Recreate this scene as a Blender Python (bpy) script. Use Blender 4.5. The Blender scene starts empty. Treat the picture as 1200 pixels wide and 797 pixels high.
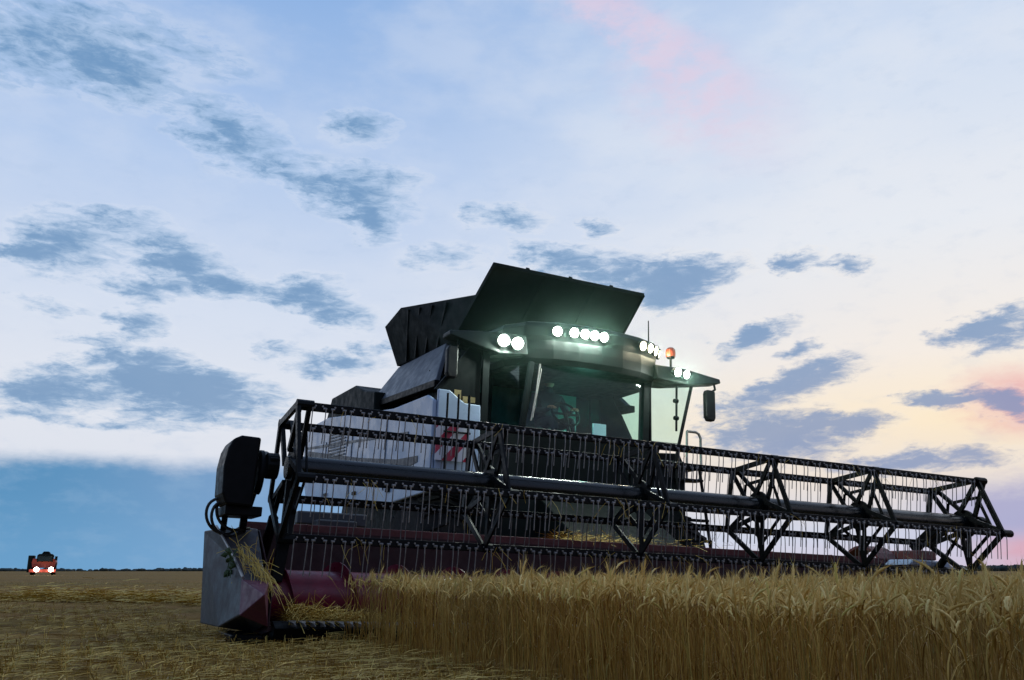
import bpy, bmesh, math, random
import numpy as np
from mathutils import Vector, Matrix

random.seed(11)
rng = np.random.default_rng(11)
PI = math.pi
R = math.radians
sc = bpy.context.scene
C = sc.collection

# ------------------------------------------------------------------ camera
cam_d = bpy.data.cameras.new('camera')
cam = bpy.data.objects.new('camera', cam_d)
C.objects.link(cam)
cam_d.sensor_width = 36.0
cam_d.lens = 31.5
cam_d.clip_start = 0.05
cam_d.clip_end = 20000
CAM_H = 0.549
cam.location = (0, 0, CAM_H)
cam.rotation_euler = (R(90 + 14.446), 0, 0)
sc.camera = cam

# ------------------------------------------------------------------ world: dusk sky with clouds
SKY_STRENGTH = 1.0
world = bpy.data.worlds.new('World')
sc.world = world
world.use_nodes = True
wt = world.node_tree
wt.nodes.clear()


class NT:
    """small helper for node trees"""
    def __init__(self, tree):
        self.t = tree

    def n(self, typ, **kw):
        o = self.t.nodes.new(typ)
        for k, v in kw.items():
            setattr(o, k, v)
        return o

    def link(self, a, b):
        self.t.links.new(a, b)

    def put(self, sock, v):
        if isinstance(v, bpy.types.NodeSocket):
            self.link(v, sock)
        else:
            sock.default_value = v

    def math(self, op, a, b=None, c=None, clamp=False):
        m = self.n('ShaderNodeMath', operation=op, use_clamp=clamp)
        self.put(m.inputs[0], a)
        if b is not None:
            self.put(m.inputs[1], b)
        if c is not None:
            self.put(m.inputs[2], c)
        return m.outputs[0]

    def vec(self, op, a, b=None):
        m = self.n('ShaderNodeVectorMath', operation=op)
        self.put(m.inputs[0], a)
        if b is not None:
            self.put(m.inputs[1], b)
        return m.outputs[0]

    def mix(self, f, a, b, mode='MIX'):
        m = self.n('ShaderNodeMix', data_type='RGBA', blend_type=mode)
        self.put(m.inputs[0], f)
        for s, v in ((m.inputs[6], a), (m.inputs[7], b)):
            if isinstance(v, tuple):
                v = (*v, 1) if len(v) == 3 else v
            self.put(s, v)
        return m.outputs[2]

    def smooth(self, x, lo, hi, a=0.0, b=1.0):
        m = self.n('ShaderNodeMapRange', interpolation_type='SMOOTHSTEP')
        self.put(m.inputs[0], x)
        m.inputs[1].default_value = lo
        m.inputs[2].default_value = hi
        m.inputs[3].default_value = a
        m.inputs[4].default_value = b
        return m.outputs[0]

    def ramp(self, x, stops):
        r = self.n('ShaderNodeValToRGB')
        e = r.color_ramp.elements
        while len(e) < len(stops):
            e.new(0.5)
        for i, (p, c) in enumerate(stops):
            e[i].position = p
            e[i].color = (*c, 1)
        self.put(r.inputs[0], x)
        return r.outputs[0]

    def noise(self, v, scale, detail=4, rough=0.55, dist=0.0):
        m = self.n('ShaderNodeTexNoise')
        if v is not None:
            self.put(m.inputs['Vector'], v)
        m.inputs['Scale'].default_value = scale
        m.inputs['Detail'].default_value = detail
        m.inputs['Roughness'].default_value = rough
        m.inputs['Distortion'].default_value = dist
        return m


def lin(r, g, b):
    f = lambda c: (c / 255 / 12.92) if c / 255 <= 0.04045 else ((c / 255 + 0.055) / 1.055) ** 2.4
    return (f(r), f(g), f(b))


# cloud patches: azimuth, elevation, half width, half height (degrees), slope, weight
CLOUDS = [(-19.02, 25.96, 4.6, 2.2, -12.3, 0.9), (-25.56, 28.05, 4.04, 1.88, 1.2, 0.8), (-10.68, 27.35, 2.79, 1.22, 4.4, 0.8), (-11.04, 23.44, 5.0, 2.1, -10.9, 0.95), (-9.7, 21.57, 1.93, 1.27, -26.7, 0.8), (-0.29, 22.23, 3.39, 0.96, -2.9, 0.95), (-27.97, 18.38, 3.43, 2.42, -1.0, 0.95), (-30.55, 17.42, 2.17, 0.76, 9.6, 0.9), (-21.53, 18.27, 4.52, 2.03, -18.3, 1.05), (-17.47, 17.13, 3.14, 0.94, 0.1, 0.9), (-23.33, 16.37, 2.91, 1.01, 1.6, 0.9), (-13.19, 17.04, 2.71, 1.49, 3.7, 1.0), (-10.93, 15.73, 2.74, 1.18, -7.1, 0.9), (-23.66, 14.41, 2.01, 1.01, 1.0, 1.0), (-27.86, 10.08, 3.93, 1.55, -2.8, 1.1), (-22.73, 11.41, 5.72, 1.31, -3.4, 1.0), (-19.69, 10.05, 6.89, 2.05, -0.5, 1.15), (-23.08, 12.5, 3.34, 0.71, 2.1, 0.8), (-11.05, 12.66, 3.78, 0.96, 2.4, 0.9), (-25.29, 13.29, 2.78, 0.5, 6.0, 0.5), (-14.83, 13.38, 2.1, 0.74, 3.4, 0.6), (2.31, 19.9, 3.17, 1.08, -5.7, 0.7), (6.86, 18.49, 6.8, 1.94, -10.1, 0.9), (12.17, 18.44, 4.13, 1.49, 4.3, 1.0), (9.6, 16.87, 3.33, 1.08, -2.7, 0.7), (5.81, 21.59, 1.62, 0.75, -2.0, 0.7), (18.62, 18.43, 1.77, 0.83, 4.2, 0.8), (21.31, 18.04, 1.71, 0.61, 3.4, 0.7), (15.94, 14.15, 3.24, 0.84, 14.1, 0.95), (18.2, 13.26, 1.83, 0.52, 7.8, 0.9), (18.57, 11.57, 4.02, 1.24, 14.2, 1.0), (16.79, 8.14, 6.04, 2.17, -2.4, 1.15), (21.27, 8.73, 2.87, 0.91, -3.3, 1.0), (28.74, 13.63, 3.51, 1.06, 12.8, 1.0), (29.93, 12.75, 2.56, 0.76, 12.9, 0.8), (25.58, 9.68, 2.26, 0.64, -7.5, 1.0), (28.84, 9.17, 2.98, 1.05, -13.0, 1.0), (25.41, 6.07, 4.45, 0.97, 1.1, 1.0), (21.25, 5.91, 2.36, 0.5, -2.3, 0.6), (14.63, 10.22, 3.11, 0.84, 7.4, 0.6), (-4.61, 19.75, 3.44, 1.08, 1.5, 0.5), (-28.68, 29.03, 6.8, 2.6, 13.1, 0.52), (-31.65, 29.66, 6.5, 3.4, 14.8, 0.48), (-22.0, 30.5, 6.0, 1.6, -8.0, 0.40), (-15.5, 24.2, 2.6, 1.0, -14.0, 0.5), (-8.2, 24.6, 3.0, 0.8, -6.0, 0.6), (-25.5, 20.3, 2.6, 0.9, 8.0, 0.7), (-8.5, 13.9, 2.4, 0.6, 4.0, 0.7), (-28.5, 14.6, 3.0, 0.5, 0.0, 0.5), (-24.0, 8.2, 5.0, 0.5, -3.0, 0.6), (-30.0, 8.6, 3.5, 0.5, 0.0, 0.7), (3.0, 17.6, 3.0, 1.0, -8.0, 0.7)]
PINKS = [(13.65, 28.61, 8.5, 4.4, -25.8, 0.85), (6.51, 34.58, 6.5, 2.0, -18.1, 0.8), (10.08, 32.65, 7.2, 1.9, -29.6, 0.7)]
GLOWS = [(29.9, 9.17, 4.59, 2.37, -5.2, 1.0), (29.3, 1.31, 3.6, 1.6, -0.7, 1.0)]


def build_sky():
    N = NT(wt)
    tc = N.n('ShaderNodeTexCoord')
    d = N.vec('NORMALIZE', tc.outputs['Generated'])
    sep = N.n('ShaderNodeSeparateXYZ')
    N.link(d, sep.inputs[0])
    x, y, z = sep.outputs
    az = N.math('MULTIPLY', N.math('ARCTAN2', x, y), 180 / PI)
    el = N.math('MULTIPLY', N.math('ARCSINE', z), 180 / PI)
    ae = N.n('ShaderNodeCombineXYZ')
    N.link(az, ae.inputs[0])
    N.link(el, ae.inputs[1])
    # cloud layer coordinates: flattened towards the horizon
    st = N.n('ShaderNodeCombineXYZ')
    N.link(az, st.inputs[0])
    N.link(N.math('MULTIPLY', el, 2.1), st.inputs[1])
    n1 = N.noise(st.outputs[0], 0.10, 7, 0.58)
    n2 = N.noise(st.outputs[0], 0.42, 6, 0.62)
    n3 = N.noise(st.outputs[0], 0.05, 4, 0.5)
    st2 = N.n('ShaderNodeMapping')
    N.link(st.outputs[0], st2.inputs[0])
    st2.inputs['Rotation'].default_value = (0, 0, R(-14))
    st2.inputs['Scale'].default_value = (0.78, 1.2, 1)
    n4 = N.noise(st2.outputs[0], 0.95, 7, 0.66, 0.6)
    wv = N.vec('SUBTRACT', n2.outputs['Color'], (0.5, 0.5, 0.5))
    wv = N.vec('MULTIPLY', wv, (4.2, 1.7, 0))
    wv2 = N.vec('MULTIPLY', N.vec('SUBTRACT', n1.outputs['Color'], (0.5, 0.5, 0.5)), (3.0, 1.0, 0))
    warped = N.vec('ADD', N.vec('ADD', ae.outputs[0], wv), wv2)

    def blobs(L, src):
        tot = None
        for (a, e, w, h, r, k) in L:
            m = N.n('ShaderNodeMapping', vector_type='TEXTURE')
            N.link(src, m.inputs[0])
            m.inputs['Location'].default_value = (a, e, 0)
            m.inputs['Rotation'].default_value = (0, 0, R(r))
            m.inputs['Scale'].default_value = (w * 1.08, h * 1.08, 1)
            g = N.n('ShaderNodeTexGradient', gradient_type='SPHERICAL')
            N.link(m.outputs[0], g.inputs[0])
            v = N.math('MULTIPLY', g.outputs['Fac'], k)
            tot = v if tot is None else N.math('ADD', tot, v)
        return tot
    cov = blobs(CLOUDS, warped)
    # clear sky: elevation ramps for the cool (left) and the warm (right) side, and the dim side behind
    t = N.math('DIVIDE', el, 90.0, clamp=True)
    cool = N.ramp(t, [(0.0, lin(190, 208, 230)), (0.06, lin(222, 226, 236)), (0.11, lin(226, 230, 239)), (0.17, lin(213, 223, 240)),
                      (0.27, lin(182, 204, 237)), (0.40, lin(138, 176, 226)), (1.0, lin(96, 130, 188))])
    warm = N.ramp(t, [(0.0, lin(212, 200, 218)), (0.022, lin(208, 212, 230)), (0.055, lin(236, 224, 214)), (0.095, lin(253, 234, 204)),
                      (0.14, lin(246, 237, 228)), (0.22, lin(231, 235, 242)), (0.34, lin(206, 220, 241)), (0.50, lin(166, 192, 232)),
                      (1.0, lin(96, 130, 188))])
    side = N.smooth(N.math('ADD', az, N.math('MULTIPLY', N.math('SUBTRACT', n3.outputs['Fac'], 0.5), 24.0)), -16.0, 26.0)
    base = N.mix(side, cool, warm)
    back = N.ramp(t, [(0.0, lin(120, 128, 160)), (0.12, lin(138, 152, 190)), (0.4, lin(128, 156, 204)), (1.0, lin(96, 130, 188))])
    absaz = N.math('ABSOLUTE', N.math('SUBTRACT', az, 10.0))
    base = N.mix(N.smooth(absaz, 50.0, 130.0), base, back)
    # soft high cloud texture
    hi = N.smooth(n1.outputs['Fac'], 0.40, 0.66)
    hi_amt = N.math('MULTIPLY', hi, N.smooth(el, 4.0, 30.0, 0.10, 0.26))
    base = N.mix(hi_amt, base, N.mix(side, lin(222, 229, 242), lin(238, 238, 241)))
    lo = N.smooth(n2.outputs['Fac'], 0.5, 0.72)
    base = N.mix(N.math('MULTIPLY', lo, 0.10), base, lin(150, 180, 218))
    # pink streaks
    pk = N.math('MULTIPLY', blobs(PINKS, warped), 1.0, clamp=True)
    base = N.mix(N.math('MULTIPLY', N.math('MULTIPLY', N.smooth(pk, 0.0, 0.9), N.smooth(n2.outputs['Fac'], 0.32, 0.62, 0.35, 1.0)), 0.55), base, lin(236, 208, 224))
    gl = N.math('MULTIPLY', blobs(GLOWS, warped), 1.0, clamp=True)
    base = N.mix(N.math('MULTIPLY', N.smooth(gl, 0.0, 0.9), 0.72), base, lin(232, 160, 168))
    # broken dark clouds
    nz = N.math('ADD', N.math('MULTIPLY', N.math('SUBTRACT', n2.outputs['Fac'], 0.5), 1.5), N.math('MULTIPLY', N.math('SUBTRACT', n4.outputs['Fac'], 0.5), 1.7))
    f = N.math('ADD', N.math('MULTIPLY', cov, 1.15), N.math('MULTIPLY', nz, N.smooth(cov, 0.0, 0.22)))
    rim = N.math('MULTIPLY', N.smooth(f, -0.16, 0.06), N.smooth(f, 0.08, 0.36, 1.0, 0.0))
    mask = N.smooth(f, 0.02, 0.90)
    ccool = N.mix(N.smooth(f, 0.3, 1.2), lin(154, 184, 216), lin(98, 143, 187))
    cwarm = N.mix(N.smooth(el, 5.0, 16.0), lin(130, 150, 190), lin(106, 146, 190))
    ccol = N.mix(N.smooth(az, -2.0, 20.0), ccool, cwarm)
    veil = N.math('MULTIPLY', N.smooth(cov, 0.0, 0.7), N.smooth(n1.outputs['Fac'], 0.35, 0.65, 0.2, 1.0))
    base = N.mix(N.math('MULTIPLY', veil, 0.22), base, ccool)
    base = N.mix(N.math('MULTIPLY', N.math('MULTIPLY', rim, N.smooth(cov, 0.0, 0.12)), 0.16), base, N.mix(side, lin(232, 236, 244), lin(250, 240, 228)))
    base = N.mix(N.math('MULTIPLY', mask, 0.80), base, ccol)
    # low cloud bank on the left and behind the machine, lavender to the right
    edge = N.math('ADD', el, N.math('MULTIPLY', N.math('SUBTRACT', n1.outputs['Fac'], 0.5), 2.6))
    edge = N.math('ADD', edge, N.math('MULTIPLY', N.math('SUBTRACT', n2.outputs['Fac'], 0.5), 0.9))
    edge = N.math('ADD', edge, N.math('MULTIPLY', N.math('SUBTRACT', n4.outputs['Fac'], 0.5), 0.5))
    bank = N.smooth(edge, 5.3, 7.0, 1.0, 0.0)
    bank = N.math('MULTIPLY', bank, N.smooth(az, -12.0, 4.0, 1.0, 0.0))
    bcol = N.mix(N.smooth(el, 0.0, 6.0), N.mix(N.smooth(az, -30, -12), lin(100, 156, 200), lin(122, 166, 208)),
                 N.mix(N.smooth(az, -30, -14), lin(78, 140, 186), lin(120, 158, 200)))
    streak = N.smooth(n2.outputs['Fac'], 0.45, 0.7)
    bcol = N.mix(N.math('MULTIPLY', streak, 0.28), bcol, lin(140, 176, 210))
    base = N.mix(N.math('MULTIPLY', bank, 0.96), base, bcol)
    bank2 = N.smooth(N.math('ADD', edge, N.math('MULTIPLY', n2.outputs['Fac'], 1.2)), 4.2, 6.4, 1.0, 0.0)
    bank2 = N.math('MULTIPLY', bank2, N.smooth(az, 22.0, 28.0))
    bank2 = N.math('MULTIPLY', bank2, N.smooth(el, 1.2, 2.6, 0.25, 1.0))
    base = N.mix(N.math('MULTIPLY', bank2, 0.85), base, lin(166, 166, 204))
    base = N.mix(N.smooth(el, -1.5, 0.0, 1.0, 0.0), base, lin(70, 66, 60))
    bg = N.n('ShaderNodeBackground')
    N.link(base, bg.inputs['Color'])
    bg.inputs['Strength'].default_value = SKY_STRENGTH
    out = N.n('ShaderNodeOutputWorld')
    N.link(bg.outputs[0], out.inputs['Surface'])


build_sky()

# the sun has just gone: a faint, broad, warm glow low on the right
sun_d = bpy.data.lights.new('sun', 'SUN')
sun_d.energy = 0.35
sun_d.angle = R(14)
sun_d.color = (1.0, 0.72, 0.55)
sun = bpy.data.objects.new('sun', sun_d)
C.objects.link(sun)
SUN_AZ, SUN_EL = R(42), R(5)
sdir = Vector((math.sin(SUN_AZ) * math.cos(SUN_EL), math.cos(SUN_AZ) * math.cos(SUN_EL), math.sin(SUN_EL)))
sun.rotation_euler = sdir.to_track_quat('Z', 'Y').to_euler()
sun.location = sdir * 60

sc.view_settings.view_transform = 'Standard'
sc.view_settings.look = 'None'
sc.view_settings.exposure = 0.0
sc.view_settings.gamma = 1.0
sc.view_settings.use_curve_mapping = False
sc.cycles.use_denoising = True
sc.cycles.max_bounces = 6
sc.cycles.transparent_max_bounces = 12
sc.cycles.caustics_reflective = False
sc.cycles.caustics_refractive = False
sc.cycles.sample_clamp_indirect = 4.0


# ------------------------------------------------------------------ materials
def material(name, col, rough=0.6, metal=0.0, var=0.25, scale=6.0, bump=0.0, dust=0.0, dustcol=(0.20, 0.16, 0.10), spec=0.5, coat=0.0):
    m = bpy.data.materials.new(name)
    m.use_nodes = True
    N = NT(m.node_tree)
    b = m.node_tree.nodes['Principled BSDF']
    tc = N.n('ShaderNodeTexCoord')
    no = N.noise(tc.outputs['Object'], scale, 6, 0.6)
    dark = tuple(c * (1 - var) for c in col)
    lite = tuple(min(1, c * (1 + var)) for c in col)
    c = N.ramp(no.outputs['Fac'], [(0.3, dark), (0.7, lite)])
    if dust > 0:
        n2 = N.noise(tc.outputs['Object'], scale * 0.45 + 1.0, 8, 0.7)
        geo = N.n('ShaderNodeNewGeometry')
        s = N.n('ShaderNodeSeparateXYZ')
        N.link(geo.outputs['Normal'], s.inputs[0])
        up = N.smooth(s.outputs[2], -0.2, 1.0, 0.35, 1.0)
        k = N.math('MULTIPLY', N.smooth(n2.outputs['Fac'], 0.42, 0.72), up)
        c = N.mix(N.math('MULTIPLY', k, dust), c, dustcol)
    N.link(c, b.inputs['Base Color'])
    n3 = N.noise(tc.outputs['Object'], scale * 3.1, 5, 0.65)
    N.link(N.smooth(n3.outputs['Fac'], 0.25, 0.75, max(0.02, rough - 0.12), min(1, rough + 0.15)), b.inputs['Roughness'])
    b.inputs['Metallic'].default_value = metal
    b.inputs['Specular IOR Level'].default_value = spec
    b.inputs['Coat Weight'].default_value = coat
    if bump > 0:
        bp = N.n('ShaderNodeBump')
        bp.inputs['Strength'].default_value = bump
        bp.inputs['Distance'].default_value = 0.02
        N.link(n3.outputs['Fac'], bp.inputs['Height'])
        N.link(bp.outputs[0], b.inputs['Normal'])
    return m


def emitter(name, col, strength):
    m = bpy.data.materials.new(name)
    m.use_nodes = True
    b = m.node_tree.nodes['Principled BSDF']
    b.inputs['Base Color'].default_value = (0.8, 0.8, 0.8, 1)
    b.inputs['Emission Color'].default_value = (*col, 1)
    b.inputs['Emission Strength'].default_value = strength
    return m


def glass_mat(name, tint, gloss=0.02, rough=0.03):
    m = bpy.data.materials.new(name)
    m.use_nodes = True
    t = m.node_tree
    t.nodes.clear()
    N = NT(t)
    tr = N.n('ShaderNodeBsdfTransparent')
    tr.inputs[0].default_value = (*tint, 1)
    gl = N.n('ShaderNodeBsdfGlossy')
    gl.inputs['Roughness'].default_value = rough
    gl.inputs['Color'].default_value = (0.9, 1.0, 0.97, 1)
    lw = N.n('ShaderNodeLayerWeight')
    lw.inputs[0].default_value = 0.5
    fr = N.math('MULTIPLY', N.math('POWER', lw.outputs['Facing'], 5.0), 0.6)
    tc = N.n('ShaderNodeTexCoord')
    no = N.noise(tc.outputs['Object'], 2.5, 6, 0.65)
    di = N.n('ShaderNodeBsdfDiffuse')
    di.inputs[0].default_value = (0.25, 0.24, 0.20, 1)
    mx = N.n('ShaderNodeMixShader')
    N.link(N.math('ADD', fr, gloss, clamp=True), mx.inputs[0])
    N.link(tr.outputs[0], mx.inputs[1])
    N.link(gl.outputs[0], mx.inputs[2])
    mx2 = N.n('ShaderNodeMixShader')
    N.link(N.smooth(no.outputs['Fac'], 0.35, 0.75, 0.0, 0.035), mx2.inputs[0])
    N.link(mx.outputs[0], mx2.inputs[1])
    N.link(di.outputs[0], mx2.inputs[2])
    out = N.n('ShaderNodeOutputMaterial')
    N.link(mx2.outputs[0], out.inputs[0])
    return m


def straw_mat(name, stops, patch=(0.20, 0.16, 0.05)):
    """dry plant matter, a hue of its own on every blade"""
    m = bpy.data.materials.new(name)
    m.use_nodes = True
    N = NT(m.node_tree)
    b = m.node_tree.nodes['Principled BSDF']
    geo = N.n('ShaderNodeNewGeometry')
    c = N.ramp(geo.outputs['Random Per Island'], stops)
    tc = N.n('ShaderNodeTexCoord')
    no = N.noise(tc.outputs['Object'], 0.9, 3, 0.5)
    c = N.mix(N.math('MULTIPLY', N.smooth(no.outputs['Fac'], 0.45, 0.7), 0.35), c, patch)
    N.link(c, b.inputs['Base Color'])
    b.inputs['Roughness'].default_value = 0.65
    b.inputs['Specular IOR Level'].default_value = 0.3
    return m


M = {}
M['black'] = material('black_paint', (0.003, 0.0038, 0.0042), 0.45, 0, 0.3, 5, dust=0.02, spec=0.10)
M['blacksteel'] = material('black_steel', (0.003, 0.0038, 0.0045), 0.42, 0.0, 0.3, 9, dust=0.02, spec=0.12)
M['tank'] = material('dark_green_black_sheet', (0.005, 0.009, 0.0075), 0.6, 0, 0.3, 2, dust=0.015, spec=0.12)
M['slope'] = material('dark_grey_panel', (0.070, 0.080, 0.096), 0.45, 0, 0.2, 2, dust=0.12)
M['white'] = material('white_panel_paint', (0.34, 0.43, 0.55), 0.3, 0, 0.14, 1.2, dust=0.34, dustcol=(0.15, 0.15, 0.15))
M['dirtygrey'] = material('dirty_grey_panel', (0.048, 0.052, 0.057), 0.5, 0, 0.35, 3, dust=0.75, dustcol=(0.062, 0.026, 0.032))
M['red'] = material('red_paint_dusty', (0.16, 0.010, 0.030), 0.36, 0, 0.3, 5, dust=0.22, dustcol=(0.14, 0.07, 0.06))
M['nose'] = material('dusty_purple_red_paint', (0.10, 0.018, 0.045), 0.45, 0, 0.3, 5, dust=0.3, dustcol=(0.14, 0.10, 0.12))
M['darkred'] = material('dark_red_sheet', (0.030, 0.004, 0.006), 0.6, 0, 0.35, 4, dust=0.15, dustcol=(0.08, 0.04, 0.03))
M['beam'] = material('dusty_red_beam', (0.12, 0.028, 0.028), 0.6, 0, 0.3, 7, bump=0.2, dust=0.5, dustcol=(0.16, 0.10, 0.08))
M['tube'] = material('reel_tube_paint', (0.004, 0.0065, 0.007), 0.22, 0.0, 0.2, 3, dust=0.015, spec=0.4)
M['steel'] = material('spring_steel', (0.22, 0.21, 0.20), 0.45, 0.5, 0.3, 20)
M['worn'] = material('worn_steel', (0.32, 0.31, 0.29), 0.45, 0.7, 0.35, 14, dust=0.2)
M['rubber'] = material('tyre_rubber', (0.010, 0.010, 0.010), 0.85, 0, 0.3, 8, bump=0.3, dust=0.15, spec=0.2)
M['hose'] = material('hose_rubber', (0.012, 0.012, 0.013), 0.45, 0, 0.2, 12)
M['cabdark'] = material('cab_dark_trim', (0.004, 0.0075, 0.0075), 0.6, 0, 0.25, 4, spec=0.12)
M['roof'] = material('roof_dark_plastic', (0.005, 0.008, 0.007), 0.42, 0, 0.2, 3, dust=0.02, spec=0.2)
M['seat'] = material('seat_cloth', (0.03, 0.09, 0.085), 0.9, 0, 0.3, 30)  # cloth lightened to teal so the cab interior reads as lit
M['lens'] = emitter('lit_lamp_lens', (1.0, 0.985, 0.90), 55.0)
M['lensdim'] = emitter('dimmer_lamp_lens', (1.0, 0.90, 0.66), 4.0)
M['farlens'] = emitter('far_headlight_lens', (1.0, 0.90, 0.76), 30.0)
M['lining'] = material('cab_lining', (0.07, 0.24, 0.21), 0.8, 0, 0.25, 5)  # teal glow of the cab interior put into the lining colour
M['display_added_glow'] = emitter('cab_display_added_glow', (0.05, 0.22, 0.40), 0.25)  # display glow added to help light the cab interior
M['amber'] = material('amber_beacon', (0.26, 0.045, 0.018), 0.3, 0, 0.1, 5)
M['yellow'] = material('yellow_sticker', (0.26, 0.20, 0.08), 0.5, 0, 0.2, 12)
M['mirror'] = material('mirror_shell', (0.007, 0.008, 0.008), 0.4, 0, 0.2, 6, dust=0.04, spec=0.25)
M['mirrorglass'] = material('mirror_glass', (0.6, 0.58, 0.5), 0.06, 1.0, 0.03, 2)
M['glass'] = glass_mat('tinted_cab_glass', (0.86, 0.97, 0.94))
M['wood'] = material('far_bark', (0.05, 0.04, 0.03), 0.9)
M['leafgreen'] = material('weed_leaf', (0.035, 0.07, 0.02), 0.6, 0, 0.4, 30)
M['fartree'] = material('far_tree_foliage', (0.030, 0.045, 0.040), 0.9, 0, 0.5, 0.08)
M['farred'] = material('far_red_paint', (0.30, 0.04, 0.025), 0.5, 0, 0.2, 2)
M['skin'] = material('skin', (0.36, 0.19, 0.13), 0.55, 0, 0.1, 10)
M['cloth'] = material('dark_work_clothes', (0.03, 0.035, 0.045), 0.9, 0, 0.3, 20)
M['hair'] = material('dark_hair', (0.015, 0.012, 0.01), 0.6, 0, 0.3, 40)
M['ear'] = straw_mat('wheat_ear', [(0.0, (0.52, 0.30, 0.060)), (0.4, (0.75, 0.50, 0.14)), (0.75, (0.88, 0.65, 0.24)), (1.0, (0.58, 0.46, 0.10))])
M['stem'] = straw_mat('wheat_stem', [(0.0, (0.26, 0.125, 0.016)), (0.45, (0.44, 0.235, 0.036)), (0.8, (0.60, 0.37, 0.080)), (1.0, (0.25, 0.19, 0.03))])
M['stubble'] = straw_mat('stubble_straw', [(0.0, (0.20, 0.11, 0.016)), (0.5, (0.44, 0.27, 0.045)), (0.85, (0.70, 0.48, 0.12)), (1.0, (0.28, 0.23, 0.035))])
M['straw'] = straw_mat('cut_straw', [(0.0, (0.48, 0.29, 0.045)), (0.5, (0.66, 0.45, 0.085)), (1.0, (0.72, 0.54, 0.16))])


def hazard_mat():
    m = bpy.data.materials.new('red_white_hazard_stripes')
    m.use_nodes = True
    N = NT(m.node_tree)
    b = m.node_tree.nodes['Principled BSDF']
    tc = N.n('ShaderNodeTexCoord')
    s = N.n('ShaderNodeSeparateXYZ')
    N.link(tc.outputs['Object'], s.inputs[0])
    v = N.math('SUBTRACT', N.math('MULTIPLY', s.outputs[0], 1.15), s.outputs[2])
    fr = N.math('FRACT', N.math('ADD', N.math('MULTIPLY', v, 3.3), 0.20))
    k = N.math('GREATER_THAN', fr, 0.52)
    no = N.noise(tc.outputs['Object'], 9, 6, 0.7)
    red = N.mix(N.smooth(no.outputs['Fac'], 0.4, 0.8), (0.42, 0.02, 0.05), (0.26, 0.02, 0.04))
    N.link(N.mix(k, (0.6, 0.6, 0.62), red), b.inputs['Base Color'])
    b.inputs['Roughness'].default_value = 0.4
    return m


M['hazard'] = hazard_mat()


def ground_mat():
    m = bpy.data.materials.new('harvested_field_soil')
    m.use_nodes = True
    N = NT(m.node_tree)
    b = m.node_tree.nodes['Principled BSDF']
    tc = N.n('ShaderNodeTexCoord')
    P = tc.outputs['Object']
    big = N.noise(P, 0.06, 4, 0.55)
    st = N.n('ShaderNodeMapping')
    N.link(P, st.inputs[0])
    st.inputs['Rotation'].default_value = (0, 0, R(8))
    st.inputs['Scale'].default_value = (0.03, 0.35, 1)
    band = N.noise(st.outputs[0], 1.0, 5, 0.6)
    mid = N.noise(P, 2.2, 7, 0.65)
    fine = N.noise(P, 16.0, 6, 0.7)
    c = N.ramp(mid.outputs['Fac'], [(0.28, (0.060, 0.034, 0.009)), (0.5, (0.24, 0.145, 0.036)), (0.72, (0.40, 0.26, 0.070))])
    c = N.mix(N.math('MULTIPLY', N.smooth(band.outputs['Fac'], 0.42, 0.66), 0.75), c, (0.30, 0.150, 0.048))
    c = N.mix(N.math('MULTIPLY', N.smooth(big.outputs['Fac'], 0.5, 0.72), 0.5), c, (0.095, 0.088, 0.028))
    c = N.mix(N.math('MULTIPLY', N.smooth(fine.outputs['Fac'], 0.52, 0.7), 0.5), c, (0.34, 0.22, 0.07))
    N.link(c, b.inputs['Base Color'])
    b.inputs['Roughness'].default_value = 0.95
    b.inputs['Specular IOR Level'].default_value = 0.1
    bp = N.n('ShaderNodeBump')
    bp.inputs['Strength'].default_value = 0.9
    bp.inputs['Distance'].default_value = 0.08
    N.link(N.math('ADD', mid.outputs['Fac'], N.math('MULTIPLY', fine.outputs['Fac'], 0.4)), bp.inputs['Height'])
    N.link(bp.outputs[0], b.inputs['Normal'])
    return m


M['ground'] = ground_mat()


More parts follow.
